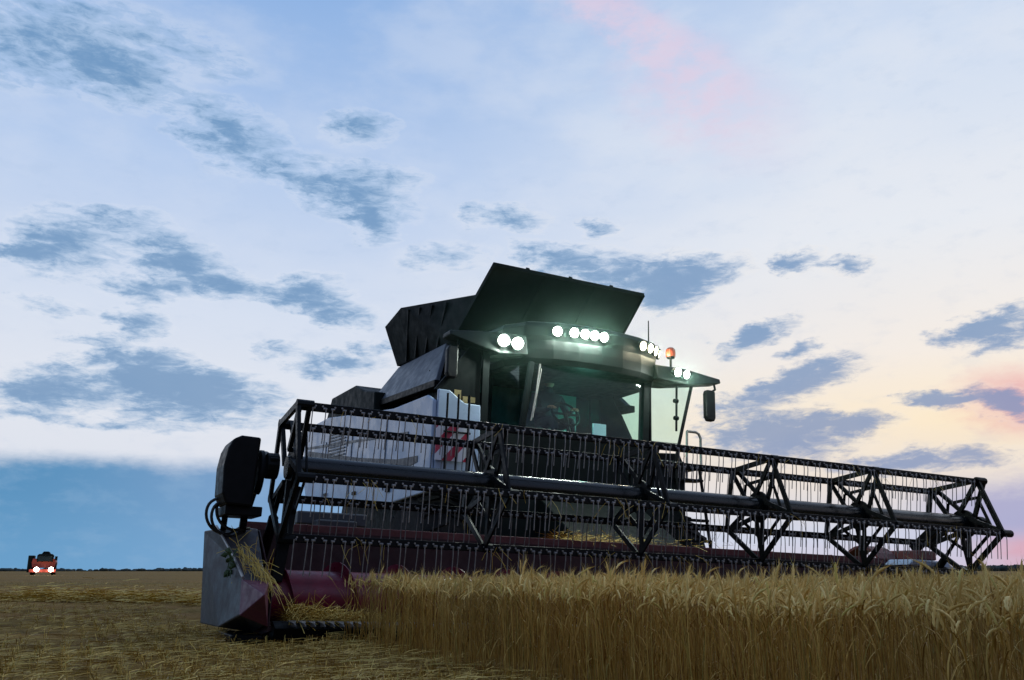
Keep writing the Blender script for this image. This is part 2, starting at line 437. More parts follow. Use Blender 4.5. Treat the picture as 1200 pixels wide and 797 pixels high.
# ------------------------------------------------------------------ mesh helpers
class MB:
    def __init__(self):
        self.v, self.f = [], []

    def add(self, vs, fs):
        o = len(self.v)
        self.v += [tuple(p) for p in vs]
        self.f += [tuple(i + o for i in f) for f in fs]
        return self

    def box(self, x0, x1, y0, y1, z0, z1):
        vs = [(x, y, z) for z in (z0, z1) for y in (y0, y1) for x in (x0, x1)]
        return self.add(vs, [(0, 2, 3, 1), (4, 5, 7, 6), (0, 1, 5, 4), (2, 6, 7, 3), (0, 4, 6, 2), (1, 3, 7, 5)])

    def hexa(self, a, b):
        """solid between two quads a and b (same winding)"""
        n = len(a)
        fs = [tuple(range(n))[::-1], tuple(range(n, 2 * n))]
        fs += [(i, (i + 1) % n, n + (i + 1) % n, n + i) for i in range(n)]
        return self.add(list(a) + list(b), fs)

    def prism_u(self, poly, u0, u1):
        return self.hexa([(u0, b, z) for b, z in poly], [(u1, b, z) for b, z in poly])

    def prism_b(self, poly, b0, b1):
        return self.hexa([(u, b0, z) for u, z in poly], [(u, b1, z) for u, z in poly])

    def bar(self, p, q, w, t, up=(0, 0, 1)):
        """flat bar from p to q, w along 'up', t across"""
        p, q = Vector(p), Vector(q)
        d = (q - p).normalized()
        up = Vector(up)
        s = d.cross(up)
        if s.length < 1e-4:
            s = d.cross(Vector((1, 0, 0)))
        s.normalize()
        n = s.cross(d).normalized()
        def ring(c):
            return [c + n * w / 2 + s * t / 2, c - n * w / 2 + s * t / 2, c - n * w / 2 - s * t / 2, c + n * w / 2 - s * t / 2]
        return self.hexa(ring(p), ring(q))

    def tube(self, pts, r, n=8, cap=True):
        pts = [Vector(p) for p in pts]
        rr = r if isinstance(r, (list, tuple)) else [r] * len(pts)
        rings = []
        prev = None
        for i, p in enumerate(pts):
            d = (pts[min(i + 1, len(pts) - 1)] - pts[max(i - 1, 0)]).normalized()
            if prev is None:
                a = d.cross(Vector((0, 0, 1)))
                if a.length < 1e-3:
                    a = d.cross(Vector((0, 1, 0)))
            else:
                a = prev - d * prev.dot(d)
            a.normalize()
            prev = a
            b = d.cross(a)
            rings.append([p + (a * math.cos(2 * PI * k / n) + b * math.sin(2 * PI * k / n)) * rr[i] for k in range(n)])
        vs = [v for ring in rings for v in ring]
        fs = []
        for i in range(len(pts) - 1):
            for k in range(n):
                k2 = (k + 1) % n
                fs.append((i * n + k, (i + 1) * n + k, (i + 1) * n + k2, i * n + k2))
        if cap:
            fs.append(tuple(range(n)))
            fs.append(tuple(range((len(pts) - 1) * n, len(pts) * n))[::-1])
        return self.add(vs, fs)

    def lathe(self, prof, n=24, axis='u', c=(0, 0, 0)):
        """prof: (axial, radius) pairs around an axis through c"""
        vs, fs = [], []
        for (a, r) in prof:
            for k in range(n):
                t = 2 * PI * k / n
                x, y = r * math.cos(t), r * math.sin(t)
                if axis == 'u':
                    vs.append((c[0] + a, c[1] + x, c[2] + y))
                elif axis == 'b':
                    vs.append((c[0] + x, c[1] + a, c[2] + y))
                else:
                    vs.append((c[0] + x, c[1] + y, c[2] + a))
        for i in range(len(prof) - 1):
            for k in range(n):
                k2 = (k + 1) % n
                fs.append((i * n + k, (i + 1) * n + k, (i + 1) * n + k2, i * n + k2))
        if prof[0][1] > 1e-6:
            fs.append(tuple(range(n)))
        if prof[-1][1] > 1e-6:
            fs.append(tuple(range((len(prof) - 1) * n, len(prof) * n))[::-1])
        return self.add(vs, fs)

    def mesh(self, name, mat, smooth=False):
        me = bpy.data.meshes.new(name)
        me.from_pydata(self.v, [], self.f)
        bm = bmesh.new()
        bm.from_mesh(me)
        bmesh.ops.recalc_face_normals(bm, faces=bm.faces)
        bm.to_mesh(me)
        bm.free()
        me.materials.append(mat)
        if smooth:
            me.shade_smooth()
            try:
                me.set_sharp_from_angle(angle=R(40))
            except Exception:
                pass
        return me

    def build(self, name, mat, parent=None, smooth=False, bevel=0.0, loc=None):
        o = bpy.data.objects.new(name, self.mesh(name, mat, smooth))
        C.objects.link(o)
        if parent is not None:
            o.parent = parent
        if loc is not None:
            o.location = loc
        if bevel > 0:
            md = o.modifiers.new('bevel', 'BEVEL')
            md.width = bevel
            md.segments = 2
            md.limit_method = 'ANGLE'
            md.angle_limit = R(35)
        return o


def fast_mesh(name, verts, quads, tris, mats, qmat=None, tmat=None):
    """numpy arrays straight into a mesh"""
    me = bpy.data.meshes.new(name)
    nq, nt = len(quads), len(tris)
    me.vertices.add(len(verts))
    me.vertices.foreach_set('co', np.ascontiguousarray(verts, dtype=np.float32).ravel())
    me.loops.add(nq * 4 + nt * 3)
    me.loops.foreach_set('vertex_index', np.concatenate([quads.ravel(), tris.ravel()]).astype(np.int32))
    me.polygons.add(nq + nt)
    ls = np.concatenate([np.arange(nq) * 4, nq * 4 + np.arange(nt) * 3]).astype(np.int32)
    me.polygons.foreach_set('loop_start', ls)
    if qmat is not None:
        me.polygons.foreach_set('material_index', np.concatenate([qmat, tmat]).astype(np.int32))
    for m in mats:
        me.materials.append(m)
    me.update(calc_edges=True)
    return me


def tag(o, label=None, cat=None, group=None, kind=None):
    if label:
        o['label'] = label
    if cat:
        o['category'] = cat
    if group:
        o['group'] = group
    if kind:
        o['kind'] = kind
    return o


def empty(name, loc=(0, 0, 0)):
    o = bpy.data.objects.new(name, None)
    C.objects.link(o)
    o.location = loc
    o.empty_display_size = 0.3
    return o


def copy_part(src, parent, loc=None, rot=None):
    c = src.copy()
    C.objects.link(c)
    c.parent = parent
    if loc is not None:
        c.location = loc
    if rot is not None:
        c.rotation_euler = rot
    for ch in src.children:
        d = ch.copy()
        C.objects.link(d)
        d.parent = c
    return c


# ------------------------------------------------------------------ frame of the machine: u along the header, b backwards, z up
ORG = np.array([-1.87837, 7.67322, 0.85135 + CAM_H])
AX = np.array([0.89998688, 0.43447979, -0.03536841])
VX = np.array([0.43475179, -0.90055032, 0.0])
WX = np.array([0.03185104, 0.01537648, 0.99937434])
BASE = ORG - WX * 1.4


def to_world(u, b, z=0.0):
    return BASE + AX * u - VX * b + WX * z


AH = AX[:2] / np.linalg.norm(AX[:2])
VH = VX[:2]


def to_machine(x, y):
    d = np.stack([np.asarray(x) - BASE[0], np.asarray(y) - BASE[1]], -1)
    return d @ AH, -(d @ VH)


def sstep(t):
    t = np.clip(t, 0, 1)
    return t * t * (3 - 2 * t)


_r = np.random.default_rng(77)
CLODS = [(0.011, *_r.uniform(1, 4, 2), _r.uniform(0, 6), *_r.uniform(1, 4, 2)) for _ in range(4)] + [(0.008, *_r.uniform(5, 14, 2), _r.uniform(0, 6), *_r.uniform(5, 14, 2)) for _ in range(6)]


def ground_z(x, y):
    """flat field with a gentle fall under the right half of the machine"""
    u, b = to_machine(x, y)
    k = sstep((b + 0.9) / 1.2) * (1 - sstep((u - 9) / 14)) * (1 - sstep((b - 10) / 14))
    z = -0.0354 * np.clip(u, 0, 9) * k
    # clods and wheel-worn hollows, only close by where they can be seen
    x = np.asarray(x, float)
    y = np.asarray(y, float)
    near = np.exp(-((y - 8) / 14.0) ** 2) * (np.abs(x) < 15) * (y > 0)
    c = sum(a * np.sin(x * fx + y * fy + ph) * np.sin(x * gx - y * gy + ph * 2.1) for a, fx, fy, ph, gx, gy in CLODS)
    return z + near * np.maximum(c, -0.035)


def build_ground():
    gx = np.concatenate([-np.geomspace(4000, 16, 26), np.linspace(-14, 12, 261), np.geomspace(14, 4000, 26)])
    gy = np.concatenate([-np.geomspace(4000, 1, 14), np.linspace(2.5, 22, 240), np.geomspace(23, 4000, 40)])
    X, Y = np.meshgrid(gx, gy)
    Z = ground_z(X, Y)
    verts = np.stack([X.ravel(), Y.ravel(), Z.ravel()], 1)
    idx = np.arange(X.size).reshape(X.shape)
    quads = np.stack([idx[:-1, :-1], idx[:-1, 1:], idx[1:, 1:], idx[1:, :-1]], -1).reshape(-1, 4)
    me = fast_mesh('ground', verts, quads, np.zeros((0, 3), int), [M['ground']])
    me.shade_smooth()
    o = bpy.data.objects.new('ground', me)
    C.objects.link(o)
    tag(o, kind='structure')


build_ground()


# ------------------------------------------------------------------ crops
def bent_path(n, length, a0, a1, power=2.0):
    """points of a stalk that leans from angle a0 to a1"""
    p = np.zeros((n, 3))
    ang = np.zeros(n)
    x = z = 0.0
    for i in range(n):
        t = i / (n - 1)
        ang[i] = a0 + (a1 - a0) * t ** power
        if i:
            x += math.sin(ang[i - 1]) * length / (n - 1)
            z += math.cos(ang[i - 1]) * length / (n - 1)
        p[i] = (x, 0, z)
    return p, ang


def ring_tube(path, ang, rad, sides):
    vs = []
    for p, a, r in zip(path, ang, rad):
        nx = np.array([math.cos(a), 0, -math.sin(a)])
        ny = np.array([0, 1.0, 0])
        for k in range(sides):
            t = 2 * PI * k / sides
            vs.append(p + (nx * math.cos(t) + ny * math.sin(t)) * r)
    qs = []
    for i in range(len(path) - 1):
        for k in range(sides):
            k2 = (k + 1) % sides
            qs.append((i * sides + k, i * sides + k2, (i + 1) * sides + k2, (i + 1) * sides + k))
    return np.array(vs), np.array(qs)


def stalk_template(r):
    V, Q, T, QM, TM = [], [], [], [], []
    cnt = 0

    def put(vs, qs=None, ts=None, m=0):
        nonlocal cnt
        V.append(np.asarray(vs))
        if qs is not None and len(qs):
            Q.append(np.asarray(qs) + cnt)
            QM.append(np.full(len(qs), m))
        if ts is not None and len(ts):
            T.append(np.asarray(ts) + cnt)
            TM.append(np.full(len(ts), m))
        cnt += len(vs)
    nod = r.uniform(0.2, 1.75)
    stem_l = 0.46
    p, a = bent_path(6, stem_l, r.uniform(-0.04, 0.06), nod * 0.35, 5.0)
    rad = np.linspace(0.0021, 0.0013, 6)
    vs, qs = ring_tube(p, a, rad, 3)
    put(vs, qs, m=0)
    # ear
    L = r.uniform(0.055, 0.085)
    pe, ae = bent_path(8, L, nod * 0.35, nod, 0.8)
    pe += p[-1]
    er = np.array([0.0016, 0.0046, 0.0031, 0.0052, 0.0034, 0.0049, 0.0030, 0.0010])
    vs, qs = ring_tube(pe, ae, er, 5)
    put(vs, qs, m=1)
    for k in range(14):
        i = r.integers(1, 7)
        side = r.uniform(-1, 1)
        d = np.array([math.sin(ae[i]), 0, math.cos(ae[i])])
        sv = np.array([math.cos(ae[i]) * r.choice((-1, 1)) * 0.35, side * 0.45, 0])
        dd = d + sv
        dd /= np.linalg.norm(dd)
        w = np.cross(dd, [0.3, 0.8, 0.5])
        w /= np.linalg.norm(w)
        ln = r.uniform(0.03, 0.06)
        put([pe[i] - w * 0.0009, pe[i] + w * 0.0009, pe[i] + dd * ln], ts=[(0, 1, 2)], m=1)
    # leaves
    for k in range(r.integers(0, 3)):
        i = r.integers(1, 5)
        t = r.uniform(0, 2 * PI)
        pl, al = bent_path(5, r.uniform(0.10, 0.22), r.uniform(0.15, 0.5), r.uniform(1.2, 2.9), 1.4)
        w = np.array([0.0022, 0.0028, 0.0024, 0.0016, 0.0004])
        vs = []
        ct, stt = math.cos(t), math.sin(t)
        for q, ww in zip(pl, w):
            for s in (-1, 1):
                vs.append(p[i] + np.array([q[0] * ct - s * ww * stt, q[0] * stt + s * ww * ct, q[2]]))
        qs = [(2 * j, 2 * j + 1, 2 * j + 3, 2 * j + 2) for j in range(4)]
        put(vs, qs, m=0)
    V = np.concatenate(V)
    Q = np.concatenate(Q)
    T = np.concatenate(T)
    return V, Q, T, np.concatenate(QM), np.concatenate(TM)


def scatter(templates, pos, hscale, lean, spin):
    """transform copies of the templates onto positions, all in one set of arrays"""
    VV, QQ, TT, QM, TM = [], [], [], [], []
    off = 0
    pick = rng.integers(0, len(templates), len(pos))
    for k, (v, q, t, qm, tm) in enumerate(templates):
        ii = np.nonzero(pick == k)[0]
        n = len(ii)
        if n == 0:
            continue
        c, s = np.cos(spin[ii])[:, None], np.sin(spin[ii])[:, None]
        x = v[:, 0][None] * hscale[ii][:, None]
        y = v[:, 1][None] * hscale[ii][:, None]
        z = v[:, 2][None] * hscale[ii][:, None]
        X = x * c - y * s
        Y = x * s + y * c
        X = X + z * lean[ii, 0][:, None]
        Y = Y + z * lean[ii, 1][:, None]
        W = np.stack([X + pos[ii, 0][:, None], Y + pos[ii, 1][:, None], z + pos[ii, 2][:, None]], -1)
        base = off + np.arange(n)[:, None, None] * len(v)
        VV.append(W.reshape(-1, 3))
        QQ.append((q[None] + base).reshape(-1, 4))
        if len(t):
            TT.append((t[None] + base).reshape(-1, 3))
            TM.append(np.tile(tm, n))
        QM.append(np.tile(qm, n))
        off += n * len(v)
    TTa = np.concatenate(TT) if TT else np.zeros((0, 3), int)
    TMa = np.concatenate(TM) if TM else np.zeros(0, int)
    return np.concatenate(VV), np.concatenate(QQ), TTa, np.concatenate(QM), TMa


def in_view(P, margin=0.70):
    return (P[:, 1] > 1.2) & (np.abs(P[:, 0]) < P[:, 1] * margin + 0.4)


def sample_strip(u0, u1, b0, b1, density):
    n = int((u1 - u0) * (b1 - b0) * density)
    u = rng.uniform(u0, u1, n)
    b = rng.uniform(b0, b1, n)
    P = np.stack([BASE[0] + AH[0] * u - VH[0] * b, BASE[1] + AH[1] * u - VH[1] * b], 1)
    return P[in_view(P)]


def build_wheat():
    r = np.random.default_rng(5)
    temps = [stalk_template(r) for _ in range(20)]
    strips = [(0.34, 1.15, -7.2, -0.50, 600), (1.15, 1.9, -7.2, -0.46, 320), (1.9, 4.0, -7.2, -0.46, 120), (4.0, 9.0, -7.2, -0.46, 90),
              (8.75, 12.5, -3.0, 9.0, 60), (9.0, 16.0, -9.0, -0.46, 45), (12.5, 30.0, -6.0, 30.0, 8)]
    P = np.concatenate([sample_strip(*s) for s in strips])
    # ragged front edge
    u, b = to_machine(P[:, 0], P[:, 1])
    keep = (u > 0.46 + 0.06 * np.sin(b * 5.1) + 0.05 * np.sin(b * 13.7) + rng.normal(0, 0.03, len(u)))
    P = P[keep]
    pos = np.column_stack([P, ground_z(P[:, 0], P[:, 1])])
    n = len(pos)
    h = np.clip(rng.normal(0.925, 0.044, n), 0.72, 1.06)
    h += 0.045 * np.sin(pos[:, 0] * 2.3 + 1.0) * np.sin(pos[:, 1] * 1.7) + 0.02 * np.sin(pos[:, 0] * 7.1) * np.sin(pos[:, 1] * 5.3)
    h[rng.random(n) < 0.008] *= 1.17
    lean = rng.normal(0, 0.07, (n, 2))
    wild = rng.random(n) < 0.05
    lean[wild] += rng.normal(0, 0.28, (wild.sum(), 2))
    spin = np.where(rng.random(n) < 0.6, rng.normal(0.2, 1.0, n), rng.uniform(0, 2 * PI, n))
    v, q, t, qm, tm = scatter(temps, pos, h, lean, spin)
    me = fast_mesh('wheat', v, q, t, [M['stem'], M['ear']], qm, tm)
    o = bpy.data.objects.new('wheat', me)
    C.objects.link(o)
    tag(o, 'ripe golden wheat standing uncut in front of the header', 'wheat', kind='stuff')
    print('wheat stalks', n)


def blade_template(h, w, bend, lie=False):
    if lie:
        p, a = bent_path(4, h, 1.45, 1.6, 1.0)
    else:
        p, a = bent_path(4, h, 0.0, bend, 1.5)
    vs = []
    for i, q in enumerate(p):
        ww = w * (1 - 0.25 * i / 3)
        for s in (-1, 1):
            vs.append(q + (np.array([0, s * ww * 0.85, s * ww * 0.5]) if lie else np.array([0, s * ww, 0.0])))
    qs = np.array([(2 * j, 2 * j + 1, 2 * j + 3, 2 * j + 2) for j in range(3)])
    return np.array(vs), qs, np.zeros((0, 3), int), np.zeros(3, int), np.zeros(0, int)


def build_stubble():
    temps = [blade_template(rng.uniform(0.025, 0.07), rng.uniform(0.0018, 0.0032), rng.uniform(0, 0.9)) for _ in range(8)]
    temps2 = [blade_template(rng.uniform(0.05, 0.17), rng.uniform(0.0015, 0.0024), 0, True) for _ in range(6)]
    pts = []
    # depth bands thin out with distance
    for y0, y1, dens in ((1.4, 3.6, 900), (3.6, 6.0, 1500), (6.0, 9.0, 800), (9.0, 14.0, 330), (14.0, 24.0, 130), (24.0, 45.0, 28)):
        area = (y1 - y0) * (y1 + y0) * 0.64
        n = int(area * dens)
        y = rng.uniform(y0, y1, n)
        x = rng.uniform(-1, 1, n) * (y * 0.64)
        pts.append(np.column_stack([x, y]))
    P = np.concatenate(pts)
    u, b = to_machine(P[:, 0], P[:, 1])
    keep = ~((u > 0.60) & (b < 0.5)) & ~((u > 8.6)) & ~((u > -0.3) & (b > -0.35) & (b < 8))
    P = P[keep]
    # drill rows run with the direction of travel
    u, b = to_machine(P[:, 0], P[:, 1])
    row = 0.14
    un = np.round(u / row) * row + rng.normal(0, 0.022, len(u))
    P = P + np.outer(un - u, AH)
    # patchy
    pat = np.sin(P[:, 0] * 1.9 + 1.3 * np.sin(P[:, 1] * 0.8)) * np.sin(P[:, 1] * 1.3 + 0.7 * P[:, 0]) + rng.normal(0, 0.5, len(P))
    pat = np.where(P[:, 1] < 6.4, pat + 0.6, pat)
    P = P[pat > -0.25]
    pos = np.column_stack([P, ground_z(P[:, 0], P[:, 1])])
    n = len(pos)
    lie = rng.random(n) < 0.58
    lo = pos[lie]
    lo[:, 2] += rng.uniform(0.004, 0.055, len(lo))
    A1 = scatter(temps, pos[~lie], rng.normal(1, 0.22, (~lie).sum()), rng.normal(0, 0.38, ((~lie).sum(), 2)), rng.uniform(0, 2 * PI, (~lie).sum()))
    A2 = scatter(temps2, lo, rng.normal(1, 0.25, len(lo)), np.zeros((len(lo), 2)), rng.uniform(0, 2 * PI, len(lo)))
    nv = len(A1[0])
    v = np.concatenate([A1[0], A2[0]])
    q = np.concatenate([A1[1], A2[1] + nv])
    me = fast_mesh('stubble', v, q, np.zeros((0, 3), int), [M['stubble']])
    o = bpy.data.objects.new('stubble', me)
    C.objects.link(o)
    tag(o, 'short cut stubble and loose straw covering the harvested field', 'stubble', kind='stuff')
    print('stubble blades', n)


def build_far_trees():
    """shelter belts along the horizon"""
    V, Q = [], []
    off = 0
    th = np.linspace(0, 2 * PI, 7)[:-1]
    def clump(x, y, z, rx, rz):
        nonlocal off
        rings = []
        for e, k in ((-0.9, 0.5), (-0.3, 1.0), (0.35, 0.95), (0.9, 0.45)):
            rr = k * rx * rng.uniform(0.75, 1.2, 6)
            rings.append(np.column_stack([x + np.cos(th) * rr, y + np.sin(th) * rr, np.full(6, z) + e * rz + rng.normal(0, rz * 0.12, 6)]))
        V.append(np.concatenate(rings))
        for i in range(3):
            for k in range(6):
                k2 = (k + 1) % 6
                Q.append((off + i * 6 + k, off + i * 6 + k2, off + (i + 1) * 6 + k2, off + (i + 1) * 6 + k))
        Q.append((off + 18, off + 19, off + 20, off + 21))
        off += 24
    for i in range(1500):
        x = rng.uniform(-1000, 900)
        y = 1150 + rng.uniform(-40, 40) + 0.12 * x
        hgt = 1.9 + 1.2 * math.sin(x * 0.021) * math.sin(x * 0.0083 + 1) + rng.uniform(-0.8, 1.4)
        if x > 520:
            hgt += 4.5 * min(1, (x - 520) / 90)
        clump(x, y, hgt * 0.5 - 0.2, rng.uniform(2.5, 5.5), max(1.0, hgt * 0.62))
    me = fast_mesh('far_shelter_belt', np.concatenate(V), np.array(Q), np.zeros((0, 3), int), [M['fartree']])
    o = bpy.data.objects.new('far_shelter_belt', me)
    C.objects.link(o)
    tag(o, 'dark line of far trees along the horizon', 'trees', kind='stuff')


build_wheat()
build_stubble()
build_far_trees()

# ------------------------------------------------------------------ the combine harvester
H = empty('combine_harvester')
H.matrix_world = Matrix(((AX[0], -VX[0], WX[0], BASE[0]), (AX[1], -VX[1], WX[1], BASE[1]), (AX[2], -VX[2], WX[2], BASE[2]), (0, 0, 0, 1)))
tag(H, 'big dark combine harvester with lit work lamps and a wide reel over the wheat', 'combine harvester')

U = 8.35                      # length of the reel
RC = 1.40                     # height of the reel axis
RADB = [(-0.28, 0.49), (-0.54, -0.13), (-0.03, -0.585), (0.50, -0.22), (0.38, 0.42)]   # the five bats (b, z from the axis)


def bat_pos(k):
    return RADB[k][0], RC + RADB[k][1]


# --- reel
tubeo = MB().lathe([(-0.05, 0.05), (-0.05, 0.095), (0.0, 0.105), (U, 0.105), (U + 0.05, 0.095), (U + 0.05, 0.05)], 28, 'u', (0, 0.0, RC)).build('reel_tube', M['tube'], H, True)

SP_U = [0.0, 1.84, 3.53, 5.06, 6.54, 8.28]


def spider_mesh():
    m = MB()
    # hub plate
    m.lathe([(-0.012, 0.107), (-0.012, 0.17), (0.012, 0.17), (0.012, 0.107)], 20, 'u', (0, 0, 0))
    for k in range(5):
        b, z = RADB[k]
        d = Vector((0, b, z))
        t = d.normalized()
        s = Vector((0, -t.z, t.y))
        # two flat arms narrowing to the bat
        for sg in (-1, 1):
            p = t * 0.12 + s * 0.075 * sg
            q = d + s * 0.018 * sg
            m.bar((0.022 * sg, p.y, p.z), (0.022 * sg, q.y, q.z), 0.046, 0.022, up=(0, s.y, s.z))
        # rim bars to the next bat
        b2, z2 = RADB[(k + 1) % 5]
        e = Vector((0, b2 - b, z2 - z)).normalized()
        nn = Vector((0, -e.z, e.y))
        m.bar((-0.035, b, z), (-0.035, b2, z2), 0.054, 0.020, up=(0, nn.y, nn.z))
        i1 = Vector((0, b, z)) * 0.62
        i2 = Vector((0, b2, z2)) * 0.62
        m.bar((0.034, i1.y, i1.z), (0.034, i2.y, i2.z), 0.036, 0.008, up=(0, nn.y, nn.z))
        # bearing block
        m.lathe([(-0.045, 0.0), (-0.045, 0.042), (0.045, 0.042), (0.045, 0.0)], 10, 'u', (0, b, z))
    return m


sp0 = spider_mesh().build('reel_spider', M['blacksteel'], H, loc=(SP_U[0], 0, RC))
sp0.scale = (1.6, 1.02, 1.02)
for u in SP_U[1:]:
    c = copy_part(sp0, H, (u, 0, RC))
    c.scale = (1.7, 1.03, 1.03) if u == SP_U[-1] else (1, 1, 1)

# --- bats with sprung tines
bats = []
for k in range(5):
    b, z = bat_pos(k)
    m = MB()
    m.box(-0.06, U - 0.02, b - 0.020, b + 0.020, z - 0.036, z + 0.036)
    o = m.build('tine_bar', M['blacksteel'], H, bevel=0.006)
    bats.append(o)


def tine_template():
    m = MB()
    # clamp, two coils, two long wires raked back a little
    for s in (-1, 1):
        m.lathe([(-0.032, 0.0), (-0.031, 0.009), (-0.021, 0.009)], 6, 'b', (s * 0.030, 0, 0.008))
    for s in (-1, 1):
        m.lathe([(-0.016, 0.006), (-0.016, 0.012), (0.016, 0.012), (0.016, 0.006)], 8, 'u', (s * 0.050, -0.030, -0.012))
        m.tube([(s * 0.056, -0.042, -0.008), (s * 0.056, -0.044, -0.08), (s * 0.054, -0.032, -0.19), (s * 0.053, -0.018, -0.305)], 0.0047, 5)
    return m


tm0 = tine_template().mesh('spring_tine', M['steel'], False)
N_T = 50
pitch = (U - 0.12) / N_T


def tine_ok(u):
    return True


for k in (1, 2):                                    # the two bats nearest to the photographer: every tine a part of its own
    b, z = bat_pos(k)
    for i in range(N_T):
        o = bpy.data.objects.new('spring_tine', tm0)
        C.objects.link(o)
        o.parent = bats[k]
        o.location = (0.09 + pitch * (i + 0.15) + random.uniform(-.006, .006), b, z)
        bend = 6 if random.random() < 0.07 else 1
        o.rotation_euler = (R(random.uniform(-2.5, 2.5) * bend), R(random.gauss(0, 0.9) * bend), 0)
mm = MB()
tv = [v.co.copy() for v in tm0.vertices]
tf = [tuple(p.vertices) for p in tm0.polygons]
for k in (0, 3, 4):
    b, z = bat_pos(k)
    for i in range(N_T):
        u = 0.09 + pitch * (i + 0.15) + random.uniform(-.006, .006)
        rx = R(random.uniform(-2.5, 2.5))
        ry = R(random.gauss(0, 0.9))
        Rm = Matrix.Rotation(rx, 3, 'X') @ Matrix.Rotation(ry, 3, 'Y')
        mm.add([Rm @ p + Vector((u, b, z)) for p in tv], tf)
rest = mm.build('spring_tines', M['steel'], H)
tag(rest, kind='stuff')

# --- reel arms and lift cylinders
for (uu, s) in ((-0.17, 1), (U + 0.20, -1)):
    m = MB()
    m.bar((uu, 1.02, 1.12), (uu, 0.45, 1.52), 0.13, 0.07, up=(0, 0, 1))
    m.bar((uu, 0.45, 1.52), (uu, -0.10, RC), 0.12, 0.07, up=(0, 0, 1))
    m.lathe([(-0.05, 0.0), (-0.05, 0.11), (0.05, 0.11), (0.05, 0.0)], 16, 'u', (uu, 0.0, RC))
    m.build('reel_arm', M['black'], H, bevel=0.008)
    m = MB()
    m.tube([(uu + 0.14 * s, 0.85, 0.55), (uu + 0.14 * s, 0.42, 1.0)], 0.045, 12)
    m.tube([(uu + 0.14 * s, 0.44, 0.98), (uu + 0.14 * s, 0.20, 1.26)], 0.022, 10)
    m.build('lift_cylinder', M['black'], H, True)

# --- header: table, beam, auger, knife, dividers
m = MB()
m.prism_u([(0.90, 0.16), (0.94, 0.16), (0.98, 0.90), (0.94, 0.92)], -0.12, U + 0.22)
m.build('back_sheet', M['darkred'], H)
m = MB()
m.prism_u([(-0.30, 0.125), (-0.05, 0.085), (0.20, 0.055), (0.55, 0.065), (0.90, 0.16), (0.90, 0.13), (0.55, 0.035), (0.20, 0.025), (-0.05, 0.05), (-0.30, 0.09)], -0.12, U + 0.22)
m.build('header_floor', M['darkred'], H)
m = MB()
m.box(-0.20, U + 0.30, 0.985, 1.16, 0.835, 0.99)
for i in range(9):
    u = 0.4 + i * 0.95
    m.box(u, u + 0.012, 0.975, 1.17, 0.830, 0.995)
m.build('header_beam', M['beam'], H, bevel=0.012)
m = MB()
m.box(-0.20, U + 0.30, 1.0, 1.13, 0.16, 0.30)
for i in range(12):
    u = 0.2 + i * 0.72
    m.bar((u, 1.06, 0.30), (u, 1.06, 0.90), 0.06, 0.05, up=(1, 0, 0))
m.build('rear_frame', M['darkred'], H)

m = MB()
ac, az_, ar = 0.36, 0.345, 0.215
m.lathe([(-0.10, 0.03), (-0.10, ar), (U + 0.20, ar), (U + 0.20, 0.03)], 28, 'u', (0, ac, az_))
aug = m.build('auger', M['red'], H, True)
for (u0, u1, hand) in ((-0.08, 3.6, 1), (U + 0.18, 4.9, -1)):
    m = MB()
    nst = 170
    turns = 6.6
    vs, fs = [], []
    for i in range(nst + 1):
        t = i / nst
        a = hand * turns * 2 * PI * t + 0.7
        u = u0 + (u1 - u0) * t
        for rr in (ar - 0.002, ar + 0.085):
            for dd in (-0.004, 0.004):
                vs.append((u + dd, ac + math.cos(a) * rr, az_ + math.sin(a) * rr))
    for i in range(nst):
        o = i * 4
        for x, y in ((0, 2), (2, 3), (3, 1), (1, 0)):
            fs.append((o + x, o + y, o + 4 + y, o + 4 + x))
    m.add(vs, fs)
    m.build('flighting', M['red'], aug, True)

m = MB()
m.prism_u([(-0.42, 0.115), (-0.30, 0.165), (-0.26, 0.16), (-0.20, 0.0), (-0.36, 0.0)], -0.10, U + 0.2)
m.build('cutter_bar', M['black'], H, bevel=0.004)
m = MB()
nk = int((U) / 0.0762)
for i in range(nk):
    u = 0.04 + i * 0.0762
    m.hexa([(u - 0.012, -0.40, 0.130), (u + 0.012, -0.40, 0.130), (u + 0.012, -0.40, 0.165), (u - 0.012, -0.40, 0.165)],
           [(u - 0.002, -0.52, 0.135), (u + 0.002, -0.52, 0.135), (u + 0.002, -0.52, 0.142), (u - 0.002, -0.52, 0.142)])
    m.add([(u - 0.034, -0.36, 0.172), (u + 0.034, -0.36, 0.172), (u + 0.006, -0.47, 0.156), (u - 0.006, -0.47, 0.156),
           (u - 0.034, -0.36, 0.168), (u + 0.034, -0.36, 0.168), (u + 0.006, -0.47, 0.152), (u - 0.006, -0.47, 0.152)],
          [(0, 1, 2, 3), (7, 6, 5, 4), (0, 4, 5, 1), (1, 5, 6, 2), (2, 6, 7, 3), (3, 7, 4, 0)])
m.build('knife', M['worn'], H)


